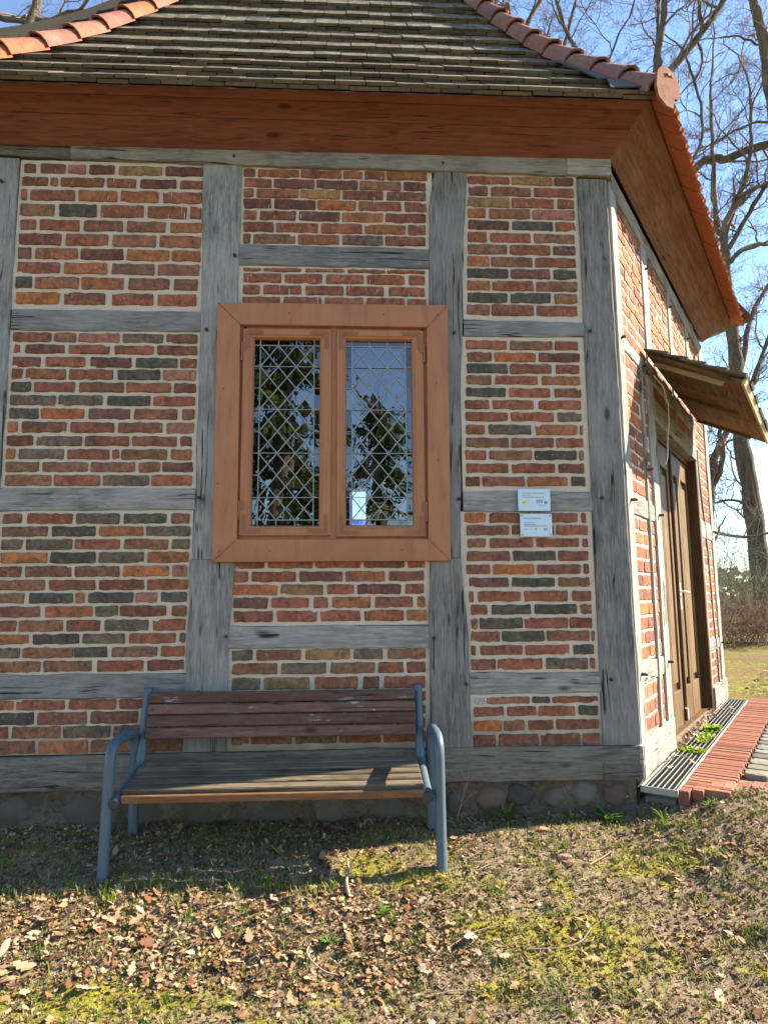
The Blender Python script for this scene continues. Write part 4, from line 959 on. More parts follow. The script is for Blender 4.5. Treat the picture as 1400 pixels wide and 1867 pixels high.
# ------------------------------------------------------------------ plaques
def plaque(x0, x1, z0, z1, y, label, kind):
    t = thing('wall_plaque', label, 'plaque', ((x0+x1)/2, y+.02, z0), 'info plaques beside the window')
    mb = MB(); mb.bbox(x0, x1, y-.005, y+.005, z0, z1, .0015); mb.build('plate', M_plaque, t, Matrix())
    for sx in (x0+.012, x1-.012):
        for sz in (z0+.012, z1-.012):
            mb = MB(); mb.tube([(sx, .0, sz), (sx, y-.008, sz)], .0055, 8); mb.build('screw', M_galv if kind else M_plaque, t, Matrix())
    pr = MB(); w, h = x1-x0, z1-z0; grey, blue = (.22, .27, .30), (.22, .30, .5)
    R = random.Random(3+kind)
    def line(u0, u1, v, s, col):
        u = u0
        while u < u1:                                # words too small to read at this distance
            l = R.uniform(.02, .07); e = min(u1, u+l); pr.box(x0+u*w, x0+e*w, y-.0062, y-.0052, z0+v*h-s/2, z0+v*h+s/2, col=col); u = e+.012
    if kind == 0:
        line(.13, .82, .80, .0045, grey); line(.13, .36, .70, .004, blue); line(.13, .80, .62, .0035, grey)
        for a in range(10):
            an = a*.63; pr.prism([(x0+w*.24, y-.006, z0+h*.38), (x0+w*.24+.017*math.cos(an), y-.006, z0+h*.38+.017*math.sin(an)), (x0+w*.24+.017*math.cos(an+.63), y-.006, z0+h*.38+.017*math.sin(an+.63))], (0, .001, 0), col=(.75, .62, .2))
        pr.box(x0+w*.13, x0+w*.2, y-.0065, y-.0055, z0+h*.36, z0+h*.40, col=(.25, .2, .15))
        P_ = [(.80, .36), (.82, .43), (.85, .45), (.88, .42), (.92, .40), (.90, .34), (.86, .31), (.83, .33)]
        pr.prism([(x0+a*w, y-.006, z0+b*h) for a, b in P_], (0, .001, 0), col=(.02, .30, .36)); line(.6, .88, .26, .003, blue)
        H_ = .026; lx, lz = x0+w*.575, z0+h*.335; LT = MB()
        for poly in ([(0, 0), (.2, 0), (.2, 1), (0, 1)], [(.2, 1), (.2, .7), (.5, .1), (.5, .45)], [(.8, 1), (.5, .45), (.5, .1), (.8, .7)], [(.8, 0), (1, 0), (1, 1), (.8, 1)], [(1.1, 1), (1.32, 1), (1.62, .3), (1.55, 0), (1.5, 0)], [(1.55, 0), (1.62, .3), (1.85, 1), (2.07, 1), (1.68, 0)]):
            LT.prism([(lx+a*H_*.75, y-.0062, lz+b*H_) for a, b in poly], (0, .001, 0))
        stuff(LT.build('logo_letters', M_print2, t, Matrix()))
    else:
        line(.12, .66, .80, .005, grey); line(.12, .42, .60, .004, grey); line(.12, .48, .53, .004, grey); line(.12, .84, .46, .0045, grey)
        line(.14, .28, .33, .004, grey); line(.72, .86, .33, .006, (.18, .2, .25)); line(.74, .84, .26, .003, grey)
        pr.box(x0+w*.46, x0+w*.50, y-.0062, y-.0052, z0+h*.30, z0+h*.36, col=(.2, .18, .2)); pr.box(x0+w*.50, x0+w*.545, y-.0062, y-.0052, z0+h*.27, z0+h*.34, col=(.72, .66, .35))
    stuff(pr.build('print', M_print, t, Matrix()))
M_print2 = m_paint('blue_print', (.10, .24, .55), 0, .5, 5, (.1, .24, .55), 0)
plaque(1.03, 1.233, 1.933, 2.073, -.035, 'upper pale blue plaque with a yellow emblem and blue MV letters, on the oak rail', 0)
plaque(1.038, 1.238, 1.772, 1.916, -.035, 'lower pale blue plaque with visible corner screws and only small grey print, on the bricks', 1)

# ------------------------------------------------------------------ grate along the door wall
gr = thing('drain_grate', 'long galvanised steel grate lying along the foot of the door wall', 'grate', M_R @ Vector((2, -.1, .25)))
GZ = .278
for a, b, c, d in ((-.02, 3.95, -.012, 0.0), (-.02, 3.95, -.208, -.196)):
    mb = MB(); mb.bbox(a, b, c, d, GZ-.035, GZ+.004, .002); mb.build('frame_bar', M_galv, gr, M_R)
for a in (-.02, 3.938): mb = MB(); mb.bbox(a, a+.012, -.196, -.012, GZ-.035, GZ+.003, .002); mb.build('frame_bar', M_galv, gr, M_R)
for i in range(6):
    y = -.012-.184*(i+.5)/6; mb = MB(); mb.box(-.008, 3.938, y-.0014, y+.0014, GZ-.03, GZ+.001); mb.build('bearing_bar', M_galv, gr, M_R)
mb = MB()
for i in range(132): x = i*.03; mb.box(x, x+.0022, -.196, -.012, GZ-.02, GZ-.004)
stuff(mb.build('cross_bars', M_galvd, gr, M_R))
mb = MB(); mb.box(-.0, 3.94, -.19, -.02, GZ-.09, GZ-.06); mb.build('gutter', M_galvd, gr, M_R)

# ------------------------------------------------------------------ paved path
path = MB(); path.prism([(1.93, -.06, .1), (3.9, -.06, .1), (5.9, 2.2, .1), (4.43, 3.3, .1)], (0, 0, .145), col=(.2, .16, .12)); 
path = struct(path.build('path', M_ground, None, Matrix()))
R = random.Random(17); 
def clinkcol(): v = R.uniform(.7, 1.2); g = R.uniform(0, .035); return (.225*v+g, .086*v*R.uniform(.9, 1.15)+g, .06*v+g*.8)
u = .10; 
while u < 4.2:
    w = .052; mb = MB(); mb.bbox(u, u+w, -.465+R.uniform(-.004, .004), -.214, .15, GZ+R.uniform(-.003, .003), .004, col=clinkcol()); mb.build('paver', M_clink, path, M_R); u += w+.011
# border row along the front edge of the path, the same bricks fanned out to the right
x = 1.905; i = 0
while x < 3.6:
    p = Vector((x, -.125, 0)); M = Matrix.Translation(p) @ Matrix.Rotation(rad(-40), 4, 'Z')
    mb = MB(); mb.bbox(-.02, .042, -.0, .19, .14, GZ+R.uniform(-.003, .003), .004, col=clinkcol()); mb.build('paver', M_clink, path, M); x += .086; i += 1
yy = -.48
cobn = 0
for row in range(7):
    u = .46+row*.02-(.06 if row % 2 else 0); d = .15+R.uniform(-.01, .02)
    while u < 3.7:
        w = R.uniform(.10, .19); g = R.uniform(.75, 1.15); c = R.choice([(.27, .26, .225), (.32, .31, .27), (.22, .225, .21), (.3, .28, .22)])
        X0 = M_R @ Vector((u, yy-d, 0))
        if X0.y > .02:
            mb = MB(); N = 14; V = []; ph = R.uniform(0, 1)
            for k, (s, z) in enumerate(((1.0, .2), (1.0, GZ-.006), (.93, GZ+.001), (.6, GZ+.004))):
                for j in range(N):
                    a = 2*math.pi*j/N+ph; q = (abs(math.cos(a))**5+abs(math.sin(a))**5)**-.2*.97
                    V.append((u+w/2+math.cos(a)*w/2*s*q*1.02, yy-d/2+math.sin(a)*d/2*s*q*1.02, z+R.uniform(-.002, .002)))
            F = [(k*N+j, k*N+(j+1) % N, (k+1)*N+(j+1) % N, (k+1)*N+j) for k in range(3) for j in range(N)]+[tuple(3*N+j for j in range(N))]
            mb.add(V, F, col=tuple(a*g*.66 for a in c), smooth=False); mb.build('cobble', M_cob, path, M_R); cobn += 1
        u += w+.014
    yy -= d+.012
# ------------------------------------------------------------------ trees
class TB:
    """many tapering twigs gathered in one mesh"""
    def __init__(s): s.v = []; s.f = []
    def tube(s, P, r0, r1, n):
        o = len(s.v); L = len(P)
        d = (P[-1]-P[0]).normalized(); ref = Vector((.3, .2, 1)) if abs(d.z) < .9 else Vector((1, .1, 0))
        a = d.cross(ref).normalized(); b = d.cross(a)
        cs = [(math.cos(6.2832*j/n), math.sin(6.2832*j/n)) for j in range(n)]
        for i, p in enumerate(P):
            r = r0+(r1-r0)*i/(L-1)
            for c, q in cs: s.v.append((p.x+(a.x*c+b.x*q)*r, p.y+(a.y*c+b.y*q)*r, p.z+(a.z*c+b.z*q)*r))
        for i in range(L-1):
            for j in range(n): s.f.append((o+i*n+j, o+i*n+(j+1) % n, o+(i+1)*n+(j+1) % n, o+(i+1)*n+j))
    def build(s, name, mat, parent, M=None):
        me = bpy.data.meshes.new(name); me.from_pydata(s.v, [], s.f); me.materials.append(mat); me.polygons.foreach_set('use_smooth', [True]*len(s.f)); return ob(name, me, parent, Matrix())
def rv(R): return Vector((R.gauss(0, 1), R.gauss(0, 1), R.gauss(0, 1))).normalized()
def grow(tb, p, d, L, r, lev, R, gn=.42, up_=.10):
    n = 6 if lev > 1 else 5; st = L/n; P = [p.copy()]; spawn = []
    for i in range(n):
        d = (d+rv(R)*gn+Vector((0, 0, up_))).normalized(); p = p+d*st; P.append(p.copy())
        if lev > 0 and i > 0:
            k = 2 if R.random() < .45 else 1
            for _ in range(k):
                if R.random() < .78: spawn.append((p.copy(), d.copy(), i/n))
    r1 = r*.45 if lev > 0 else r*.5
    tb.tube(P, r, r1, 5 if r > .03 else 3)
    for q, e, t in spawn:
        s = e.cross(rv(R)).normalized(); a = R.uniform(.5, 1.15); nd = (e*math.cos(a)+s*math.sin(a)).normalized()
        grow(tb, q, nd, L*R.uniform(.42, .68)*(1-.25*t), max(.0042, (r+(r1-r)*t)*R.uniform(.45, .62)), lev-1, R, gn, up_*.6)
def limb(mb, tb, pts, r0, r1, R, lev=3, dens=1.0, L=2.6, start=.25, smooth_it=2):
    P = smooth_path(pts, smooth_it); n = len(P); P = [Vector(p)+Vector((0, R.gauss(0, .03), 0)) for p in P]
    rs = [r0+(r1-r0)*i/(n-1)+r0*.06*math.sin(i*1.7) for i in range(n)]
    mb.tube(P, rs, 9 if r0 > .08 else 6)
    acc = 0
    for i in range(1, n):
        seg = (P[i]-P[i-1]).length; acc += seg*dens*1.6
        if i/n < start: acc = min(acc, 1); continue
        while acc > 1:
            acc -= 1; d = (P[i]-P[i-1]).normalized(); s = d.cross(rv(R)).normalized(); a = R.uniform(.6, 1.2); t = R.random()
            l = L*R.uniform(.4, 1.0); grow(tb, P[i-1].lerp(P[i], t), (d*math.cos(a)+s*math.sin(a)), l, min(rs[i]*.6, .012+.014*l), lev, R)
    grow(tb, P[-1], (P[-1]-P[-2]).normalized(), L, r1, lev, R)
def bare_tree(label, seed, limbs, group='bare trees behind the house', **k):
    R = random.Random(seed); base = limbs[0][0][0]; t = thing('bare_tree', label, 'tree', base, group); mb, tb = MB(), TB()
    for pts, r0, r1, kw in limbs: limb(mb, tb, pts, r0, r1, R, **{**k, **kw})
    mb.build('trunk', M_bark, t, Matrix()); tb.build('crown', M_twig, t, Matrix()); return t
bare_tree('big bare tree with a leaning forked trunk at the right edge, beyond the door canopy', 1, [
    ([(12.2, 15, -.2), (12.25, 15, 1.2), (12.2, 15, 2.9), (12.1, 15, 4.5), (11.95, 15, 6.3), (11.98, 15, 8.2), (11.98, 15, 9.4), (11.85, 15, 11.1), (11.95, 15, 12.1), (11.9, 15, 12.9)], .33, .11, dict(start=.25, L=2.2, dens=.7)),
    ([(11.9, 15, 12.8), (11.65, 15.1, 13.4), (11.25, 15.3, 13.75), (10.6, 15.6, 13.9)], .10, .05, {}),
    ([(11.9, 15, 12.8), (11.8, 15.2, 13.5), (11.95, 15.4, 14.8), (12.1, 15.5, 16.4), (12.4, 15.8, 19)], .11, .04, {}),
    ([(11.95, 15, 12.9), (12.25, 14.8, 13.8), (12.6, 14.6, 14.8), (12.8, 14.5, 16), (12.8, 14.4, 17.6)], .10, .035, {}),
    ([(12.0, 15, 12.4), (12.5, 14.9, 13.2), (13.05, 14.7, 14.2), (13.9, 14.4, 15.4), (14.6, 14.2, 17)], .09, .04, {}),
    ([(12.05, 15, 12.0), (12.65, 15.2, 12.6), (13.4, 15.4, 12.9), (14.6, 15.6, 13)], .09, .04, {}),
    ([(10.35, 15.4, 13.9), (10.9, 15.2, 14.8), (11.3, 15, 15.45), (11.8, 15, 15.6), (12.2, 15, 15.55), (12.8, 15, 15.9), (13.8, 15, 16.2)], .12, .13, {}),
    ([(12.0, 15, 4.1), (11.4, 14.8, 4.3), (10.8, 14.6, 4.15), (10.2, 14.5, 4.0)], .05, .02, dict(L=1.4)),
    ([(12.0, 15, 8.0), (12.4, 15.1, 9.2), (12.6, 15.2, 10), (13.2, 15.4, 11), (14, 15.5, 12)], .10, .05, {})], dens=.8)
bare_tree('second bare tree half hidden behind the far corner of the house', 2, [
    ([(9.7, 14, -.2), (9.95, 14, 2.2), (10.2, 14, 3.6), (10.3, 14, 4.8), (10.55, 14, 5.6), (11.0, 14, 6.3), (11.6, 14, 7.2), (12.4, 14, 9)], .18, .05, dict(start=.2, L=2)),
    ([(10.3, 14, 4.4), (10.6, 13.9, 5.0), (10.65, 13.8, 5.6), (10.5, 13.7, 6.1)], .09, .06, dict(L=1.2)),
    ([(10.1, 14, 3.4), (9.7, 14.1, 4.6), (9.6, 14.2, 6), (9.9, 14.2, 8), (10.0, 14.2, 10)], .085, .04, {}),
    ([(10.3, 14, 3.2), (11.2, 13.8, 3.0), (12.0, 13.6, 3.25), (12.6, 13.6, 3.4)], .05, .02, dict(L=1.5))], dens=.8)
bare_tree('bare tree whose dark limb crosses the upper right corner of the sky', 3, [
    ([(12.6, 12, -.3), (12.5, 12, 6), (12.2, 12, 10.5), (11.8, 12, 13.2), (11.72, 12, 15), (11.7, 12, 16.6), (11.62, 12, 17.6), (11.4, 12, 18.4), (11.1, 12, 19.6)], .24, .10, dict(start=.5, L=2.4)),
    ([(11.75, 12, 14.5), (11.3, 12.1, 14.6), (10.6, 12.2, 14.3), (9.9, 12.3, 13.9)], .045, .02, {}),
    ([(11.7, 12, 16.8), (11.2, 12.2, 17.4), (10.6, 12.3, 17.4)], .04, .02, {})], dens=.9)
bare_tree('bare tree with three long limbs forking just above the right hip of the roof', 4, [
    ([(8.3, 13, -.3), (8.5, 13, 6), (8.4, 13, 11), (8.55, 13, 15), (8.75, 13, 16.0), (9.05, 13, 16.8), (9.08, 13, 17.6), (9.35, 13, 18.5), (9.5, 13, 20)], .22, .07, dict(start=.7, L=2.2)),
    ([(8.8, 13, 16), (9.3, 12.9, 16.75), (9.8, 12.9, 17.3), (10.43, 12.8, 18.1), (10.9, 12.8, 18.7), (11.3, 12.8, 19.5), (11.7, 12.7, 20.6)], .12, .07, {}),
    ([(10.4, 12.8, 18.1), (10.36, 12.8, 18.8), (10.3, 12.9, 19.8)], .07, .04, {}),
    ([(8.9, 13, 16.3), (9.2, 13.2, 17.4), (9.3, 13.3, 18.6), (9.5, 13.4, 20)], .07, .04, {}),
    ([(8.6, 13, 13.5), (9.6, 13, 13.6), (10.3, 13, 14.6), (10.3, 13, 16), (10.0, 13, 17.2)], .05, .035, {}),
    ([(8.6, 13, 15.2), (7.6, 13.2, 16.6), (6.6, 13.4, 18), (6.2, 13.5, 20)], .09, .04, {})], dens=.9)
bare_tree('bare tree rising behind the roof ridge at the top of the photo', 5, [
    ([(5.6, 14.5, -.3), (5.5, 14.5, 8), (5.2, 14.4, 14), (5.0, 14.2, 18), (4.9, 14, 20)], .28, .08, dict(start=.8)),
    ([(5.1, 14.2, 18.2), (5.5, 14, 19.4), (6.1, 14, 20.4)], .1, .05, {}),
    ([(5.3, 14.4, 15), (6.2, 14.4, 17.4), (6.7, 14.4, 18.6), (7.2, 14.4, 20.5)], .09, .04, {}),
    ([(5.3, 14.4, 14.5), (6.6, 14.2, 16.2), (7.6, 14.2, 17), (8.2, 14, 18.5)], .07, .035, {})], dens=.9)
bare_tree('bare tree with mossy branches in the upper left corner beyond the roof', 6, [
    ([(-7.8, 10.5, -.3), (-8.0, 10.5, 6), (-7.7, 10.3, 12), (-7.6, 10, 14.4), (-7.45, 10, 15.4), (-7.3, 10, 17)], .24, .07, dict(start=.75)),
    ([(-7.7, 10, 14.5), (-7.2, 9.9, 14.7), (-6.6, 9.8, 14.9), (-6.0, 9.8, 14.7)], .07, .03, {}),
    ([(-9.6, 10, 15.2), (-8.6, 10, 15.1), (-7.9, 10, 14.9), (-7.2, 10, 14.95), (-6.4, 10, 15.3)], .08, .04, {})], dens=.7, L=1.8)
bare_tree('distant bare tree on the lawn between the shrubs and the big trunk', 7, [
    ([(12.5, 24, -.3), (12.6, 24, 5), (12.8, 24, 9), (12.7, 24, 13)], .2, .06, dict(start=.15)),
    ([(12.6, 24, 5), (13.8, 24, 8), (14.5, 24, 11)], .1, .04, {}), ([(12.7, 24, 6), (11.6, 24, 8.5), (11.2, 24, 11.5)], .1, .04, {})], dens=1.0, L=3)

# ------------------------------------------------------------------ shrubs and hedge beyond the lawn
def shrub(name, label, cx, cy, w, h, seed, n, mat, spread=.5, lev=2):
    R = random.Random(seed); z = gz(cx, cy, False); t = thing(name, label, 'shrub', (cx, cy, z), 'shrubs beyond the lawn'); tb = TB()
    for i in range(n):
        p = Vector((cx+R.gauss(0, w*.3), cy+R.gauss(0, w*.3), z-.05)); d = Vector((R.gauss(0, spread), R.gauss(0, spread), 1)).normalized()
        grow(tb, p, d, h*R.uniform(.5, 1.05), .011, lev, R, .3, .03)
    tb.build('twigs', mat, t, Matrix()); return t
def m_col(name, a, b):
    k = NT(name); c = k.mix(k.noise(k.pos(), 3, 4), a, b); k.set('Base Color', c); k.set('Roughness', .9); return k.m
M_red = m_col('reddish_twigs', (.13, .075, .055), (.24, .16, .12)); M_gre = m_col('pale_green_twigs', (.13, .14, .08), (.26, .27, .2)); M_ever = m_col('evergreen', (.012, .022, .006), (.05, .075, .018))
shrub('bare_shrub', 'low reddish bare shrub at the far edge of the lawn, left of the trunk', 7.9, 10.5, 2.0, 1.35, 11, 70, M_red)
shrub('bare_shrub', 'low brown bare shrub at the foot of the big trunk, right edge', 9.6, 11.0, 2.0, 1.2, 12, 70, M_red)
shrub('bare_shrub', 'taller grey-green arching shrub behind the reddish shrub', 9.6, 13.2, 2.2, 3.0, 13, 60, M_gre, .45)
shrub('bare_shrub', 'tangled grey shrub at the far right, behind the big trunk', 13.6, 16.5, 2.6, 3.2, 14, 50, M_gre, .5)
R = random.Random(77); hb = MB()
for i in range(2600):
    x = R.uniform(8, 40); y = 30+R.gauss(0, 1.2)+.2*x; h = 2.2+1.3*noise.noise(Vector((x*.25, 0, 3))); z = R.uniform(0, 1)**.7*h; p = Vector((x, y, z+.2)); a, b = rv(R)*R.uniform(.12, .3), rv(R)*R.uniform(.1, .25)
    g = R.uniform(.7, 1.3); hb.add([p-a-b, p+a-b, p+a+b, p-a+b], [(0, 1, 2, 3)], col=(.075*g, .085*g, .05*g))
o = stuff(hb.build('far_hedge', M_grass)); o['label'] = 'far dark hedge beyond the lawn at the horizon'; o['category'] = 'hedge'

# ------------------------------------------------------------------ trees behind the viewer, seen mirrored in the panes
def needle_tree(label, x, y, h, seed, wd, n, lo=.15):
    R = random.Random(seed); t = thing('evergreen_tree', label, 'tree', (x, y, -.3)); mb = MB(); mb.tube([(x, y, -.4), (x+.1, y, h*.5), (x, y, h)], [.35, .22, .04], 8); mb.build('trunk', M_bark, t, Matrix()); cb = MB()
    boughs = []
    for i in range(int(n/90)):
        f_ = R.uniform(lo, 1); a = R.uniform(0, 6.28); L = wd*(1-f_)**.7*R.uniform(.6, 1.1)+.3; boughs.append((f_*h, a, L))
    for z, a, L in boughs:
        for q in range(90):
            s = R.random()**.6; px = x+math.cos(a)*L*s+R.gauss(0, .22); py = y+math.sin(a)*L*s+R.gauss(0, .22); pz = z-.35*L*s*s+R.gauss(0, .18)
            p = Vector((px, py, pz)); d = Vector((math.cos(a), math.sin(a), -.9)).normalized()*R.uniform(.15, .4); e = rv(R)*.075; g = R.uniform(.6, 1.4)
            cb.add([p-e, p+e, p+d+e*.3, p+d-e*.3], [(0, 1, 2, 3)], col=(.055*g, .075*g, .022*g))
    cb.build('crown', M_grass, t, Matrix()); return t
needle_tree('tall dark evergreen behind the viewer, seen mirrored in the left casement', -2.4, -17, 14, 5, 3.0, 9500)
needle_tree('smaller evergreen behind the viewer, mirrored in the right casement', .9, -21, 9.5, 6, 1.9, 2300, .5)
bare_tree('bare tree behind the viewer, mirrored between the evergreens in the panes', 8, [
    ([(2.6, -19, -.3), (2.7, -19, 4), (2.4, -19, 7), (2.2, -19, 11)], .25, .06, dict(start=.3)), ([(2.6, -19, 5), (3.8, -19, 7), (4.4, -19, 10)], .1, .04, {}), ([(2.5, -19, 6), (1.2, -19, 7.6), (.2, -19, 9)], .1, .04, {}), ([(2.6, -19, 4), (.8, -18.6, 4.8), (-1.2, -18.4, 5)], .08, .03, {})], dens=.35, L=1.8, group='bare trees behind the viewer')

# ------------------------------------------------------------------ fallen leaves, grass, twigs
R = random.Random(99)
LCOL = [(.36, .23, .135), (.30, .18, .10), (.42, .29, .185), (.22, .115, .06), (.48, .36, .25), (.26, .16, .10), (.17, .085, .05), (.33, .22, .14)]
def leaf(mb, x, y, z, L, R, col=None, lobes=True, tilt=.5):
    """an oak leaf: lobed outline either side of a bent midrib"""
    a = R.uniform(0, 6.283); rx, ry = R.gauss(0, tilt), R.gauss(0, tilt*.8); curl, bend = R.uniform(-1.2, 1.6)/L*.45, R.uniform(-1.5, 1.5)/L*.3
    prof_ = [(0, .02), (.14, .16), (.24, .10), (.38, .27), (.5, .17), (.64, .31), (.76, .2), (.88, .2), (1, .02)] if lobes else [(0, .02), (.25, .2), (.55, .27), (.8, .18), (1, .02)]
    W_ = R.uniform(.8, 1.15); V = []; n = len(prof_)
    for t, w in prof_: 
        for s in (-1, 0, 1):
            px, py = (t-.5)*L, s*w*L*W_*(R.uniform(.85, 1.15) if s else 1); pz = curl*py*py+bend*px*px*.7+R.gauss(0, .0015); V.append((px, py, pz))
    ca, sa = math.cos(a), math.sin(a); o = []
    for px, py, pz in V:
        q = pz+px*math.tan(max(-.9, min(.9, ry)))*.8+py*math.tan(max(-.9, min(.9, rx)))*.8; o.append((x+px*ca-py*sa, y+px*sa+py*ca, q))
    lo = sorted(p[2] for p in o)[len(o)//5]
    o = [(p[0], p[1], p[2]-lo+z+.003) for p in o]
    F = []
    for i in range(n-1): F += [(i*3, i*3+1, i*3+4, i*3+3), (i*3+1, i*3+2, i*3+5, i*3+4)]
    v = R.uniform(.8, 1.35); c = col or R.choice(LCOL); mb.add(o, F, col=tuple(q*v for q in c), smooth=True)
def litter(x, y):
    """how thick the leaves lie"""
    d = .10
    d += 1.0*sm(-1.28, -1.1, y)*(1-sm(-.72, -.55, y))*(1-sm(-.1, .55, x))
    d += .55*sm(-1.4, -1.2, y)*(1-sm(-1.0, -.8, y))*sm(-.5, .1, x)*(1-sm(.5, .8, x))
    d += .03*(1-sm(.3, .5, x))*sm(-.6, -.4, y)+.35*sm(-.16, -.03, y)
    d += .35*max(0, nz(x, y, 2.2, 4))
    d *= .3+1.5*max(0, nz(x, y, 4.5, 6)+.45)
    return d
lm_ = MB(); cnt = 0
while cnt < 5600:
    x, y = R.uniform(-2.3, 2.5), R.uniform(-1.55, -.01)
    if R.random() > litter(x, y): continue
    if x > 1.85 and y > -.14: continue
    L = R.uniform(.012, .034) if R.random() < .88 else R.uniform(.034, .06); leaf(lm_, x, y, gz(x, y)+R.uniform(0, .012), L, R, lobes=R.random() < .8, tilt=.38); cnt += 1
for i in range(420):                                  # along the grate, at the door and on the lawn
    u = R.uniform(1.0, 2.9) if R.random() < .8 else R.uniform(.6, 3.4); q = M_R @ Vector((u, -abs(R.gauss(0, .012))-.004, 0)); leaf(lm_, q.x, q.y, GZ+R.uniform(.0, .03), R.uniform(.02, .045), R, lobes=False, tilt=.8, col=R.choice([(.30, .15, .12), (.40, .26, .2), (.2, .1, .08), (.5, .42, .36)]))
for i in range(26):
    u = R.uniform(.1, 3.5); q = M_R @ Vector((u, R.uniform(-.19, -.02), 0)); leaf(lm_, q.x, q.y, GZ+.003, R.uniform(.025, .05), R, col=R.choice([(.5, .46, .4), (.42, .3, .2)]))
for i in range(2600):
    x, y = R.uniform(3.5, 12), R.uniform(2.8, 11)
    if ((x-CX)*SD.x+y*SD.y) < 4.3 and ((x-CX)*SN.x+y*SN.y) < 1.9 or (x-CX)*SN.x+y*SN.y < .1: continue
    leaf(lm_, x, y, gz(x, y)+R.uniform(.0, .02), R.uniform(.05, .1), R, lobes=False)
o = stuff(lm_.build('leaf_litter', M_leaf)); o['label'] = 'brown fallen oak leaves scattered thickly over the bank'; o['category'] = 'leaf litter'
cr = MB()
while len(cr.f) < 26000:                              # crumbs of leaf, bark and earth
    x, y = R.uniform(-2.3, 2.5), R.uniform(-1.5, -.01)
    if R.random() > .35+.65*min(1, litter(x, y)): continue
    p = Vector((x, y, gz(x, y)+.003)); a, b = rv(R)*R.uniform(.003, .011), rv(R)*R.uniform(.003, .008); v = R.uniform(.45, 1.2); c = R.choice(LCOL+[(.09, .06, .04), (.12, .085, .06)])
    cr.add([p-a-b, p+a-b, p+a+b, p-a+b+Vector((0, 0, .003))], [(0, 1, 2, 3)], col=tuple(q*v for q in c))
o = stuff(cr.build('leaf_crumbs', M_leaf)); o['label'] = 'fine crumbs of broken leaf and bark on the soil'; o['category'] = 'debris'
gb = MB()
def blade(x, y, z, h, R, col, lean=.5, w=.0028):
    a = R.uniform(0, 6.28); l = R.uniform(.1, lean)*h; dx, dy = math.cos(a)*l, math.sin(a)*l; px, py = -math.sin(a)*w, math.cos(a)*w
    gb.add([(x-px, y-py, z), (x+px, y+py, z), (x+dx*.35+px*.8, y+dy*.35+py*.8, z+h*.55), (x+dx*.35-px*.8, y+dy*.35-py*.8, z+h*.55), (x+dx, y+dy, z+h*(1-.15*lean))], [(0, 1, 2, 3), (3, 2, 4)], col=col)
def gcol(R, dry=.25):
    if R.random() < dry: c = R.choice([(.34, .28, .13), (.42, .36, .2), (.26, .22, .1)])
    else: c = R.choice([(.11, .17, .03), (.15, .22, .04), (.19, .24, .05), (.08, .13, .028), (.22, .26, .07)])
    v = R.uniform(.8, 1.2); return tuple(q*v for q in c)
tn = 0
while tn < 2300:
    x, y = R.uniform(-2.3, 2.6), R.uniform(-1.5, -.02)
    d = .22+.55*max(0, nz(x, y, 2.6, 1)+.1)+.5*math.exp(-((y+.66)/.05)**2)*(1-sm(-.1, .2, x))+.3*math.exp(-((y+.08)/.06)**2)*sm(.6, .9, x)
    if y > -.55 and x < .3: d *= .55
    if R.random() > d or (x > 1.88 and y > -.15): continue
    tn += 1; k = R.randint(4, 16); s = R.uniform(.006, .03); hh = R.uniform(.014, .036)*(1.5 if abs(y+.66) < .07 and x < 0 else 1); c0 = gcol(R, .3)
    for q in range(k):
        xx, yy = x+R.gauss(0, s), y+R.gauss(0, s); v = R.uniform(.8, 1.2); blade(xx, yy, gz(xx, yy)-.003, hh*R.uniform(.5, 1.2), R, tuple(a*v for a in c0), R.uniform(.4, 1.3))
for i in range(22000):                                 # thin growth everywhere
    x, y = R.uniform(-2.3, 2.6), R.uniform(-1.5, -.02)
    if x > 1.88 and y > -.15 or x > .5 and R.random() < .55 or x > 1.5 and R.random() < .6: continue
    blade(x, y, gz(x, y)-.002, R.uniform(.006, .02), R, gcol(R, .35), 1.4, .0018)
for i in range(16000):                                 # lawn beyond the path
    x, y = R.uniform(3.2, 11), R.uniform(2.9, 11.5); u = (x-CX)*SD.x+y*SD.y; w = (x-CX)*SN.x+y*SN.y
    if u < 4.3 and w < 1.9 or w < .1: continue
    blade(x, y, gz(x, y, False)-.01, R.uniform(.03, .06), R, gcol(R, .45), 1.2, .006)
for i in range(11000):                                # dead straw lying flat
    x, y = R.uniform(-2.3, 2.6), R.uniform(-1.5, -.02)
    if x > 1.88 and y > -.15 or R.random() < litter(x, y)*.6: continue
    a = R.uniform(0, 6.28); l = R.uniform(.015, .06); dx, dy = math.cos(a)*l, math.sin(a)*l; w = .0012; z = gz(x, y)+.004; v = R.uniform(.6, 1.1); c = R.choice([(.42, .34, .2), (.34, .26, .15), (.28, .27, .1), (.2, .14, .09)])
    gb.add([(x-dy/l*w, y+dx/l*w, z), (x+dy/l*w, y-dx/l*w, z), (x+dx, y+dy, gz(x+dx, y+dy)+.004+R.uniform(0, .012))], [(0, 1, 2)], col=tuple(q*v for q in c))
o = stuff(gb.build('grass_blades', M_grass)); o['label'] = 'sparse short grass tufts growing through leaves and moss'; o['category'] = 'grass'
def big_leaf(x, y, L, col, seed, label):
    mb = MB(); leaf(mb, x, y, gz(x, y)+.014, L, random.Random(seed), col=col, tilt=.25); o = mb.build('fallen_leaf', M_leaf); return tag(o, label, 'leaf', 'large single fallen leaves')
big_leaf(.50, -1.03, .085, (.36, .30, .24), 1, 'pale lobed oak leaf lying alone on bare soil, centre right of the bank')
big_leaf(-1.33, -1.08, .105, (.42, .31, .19), 2, 'large tan leaf at the left edge of the bank, above the moss')
big_leaf(.28, -1.16, .075, (.34, .30, .25), 3, 'light grey leaf on the lower middle of the bank')
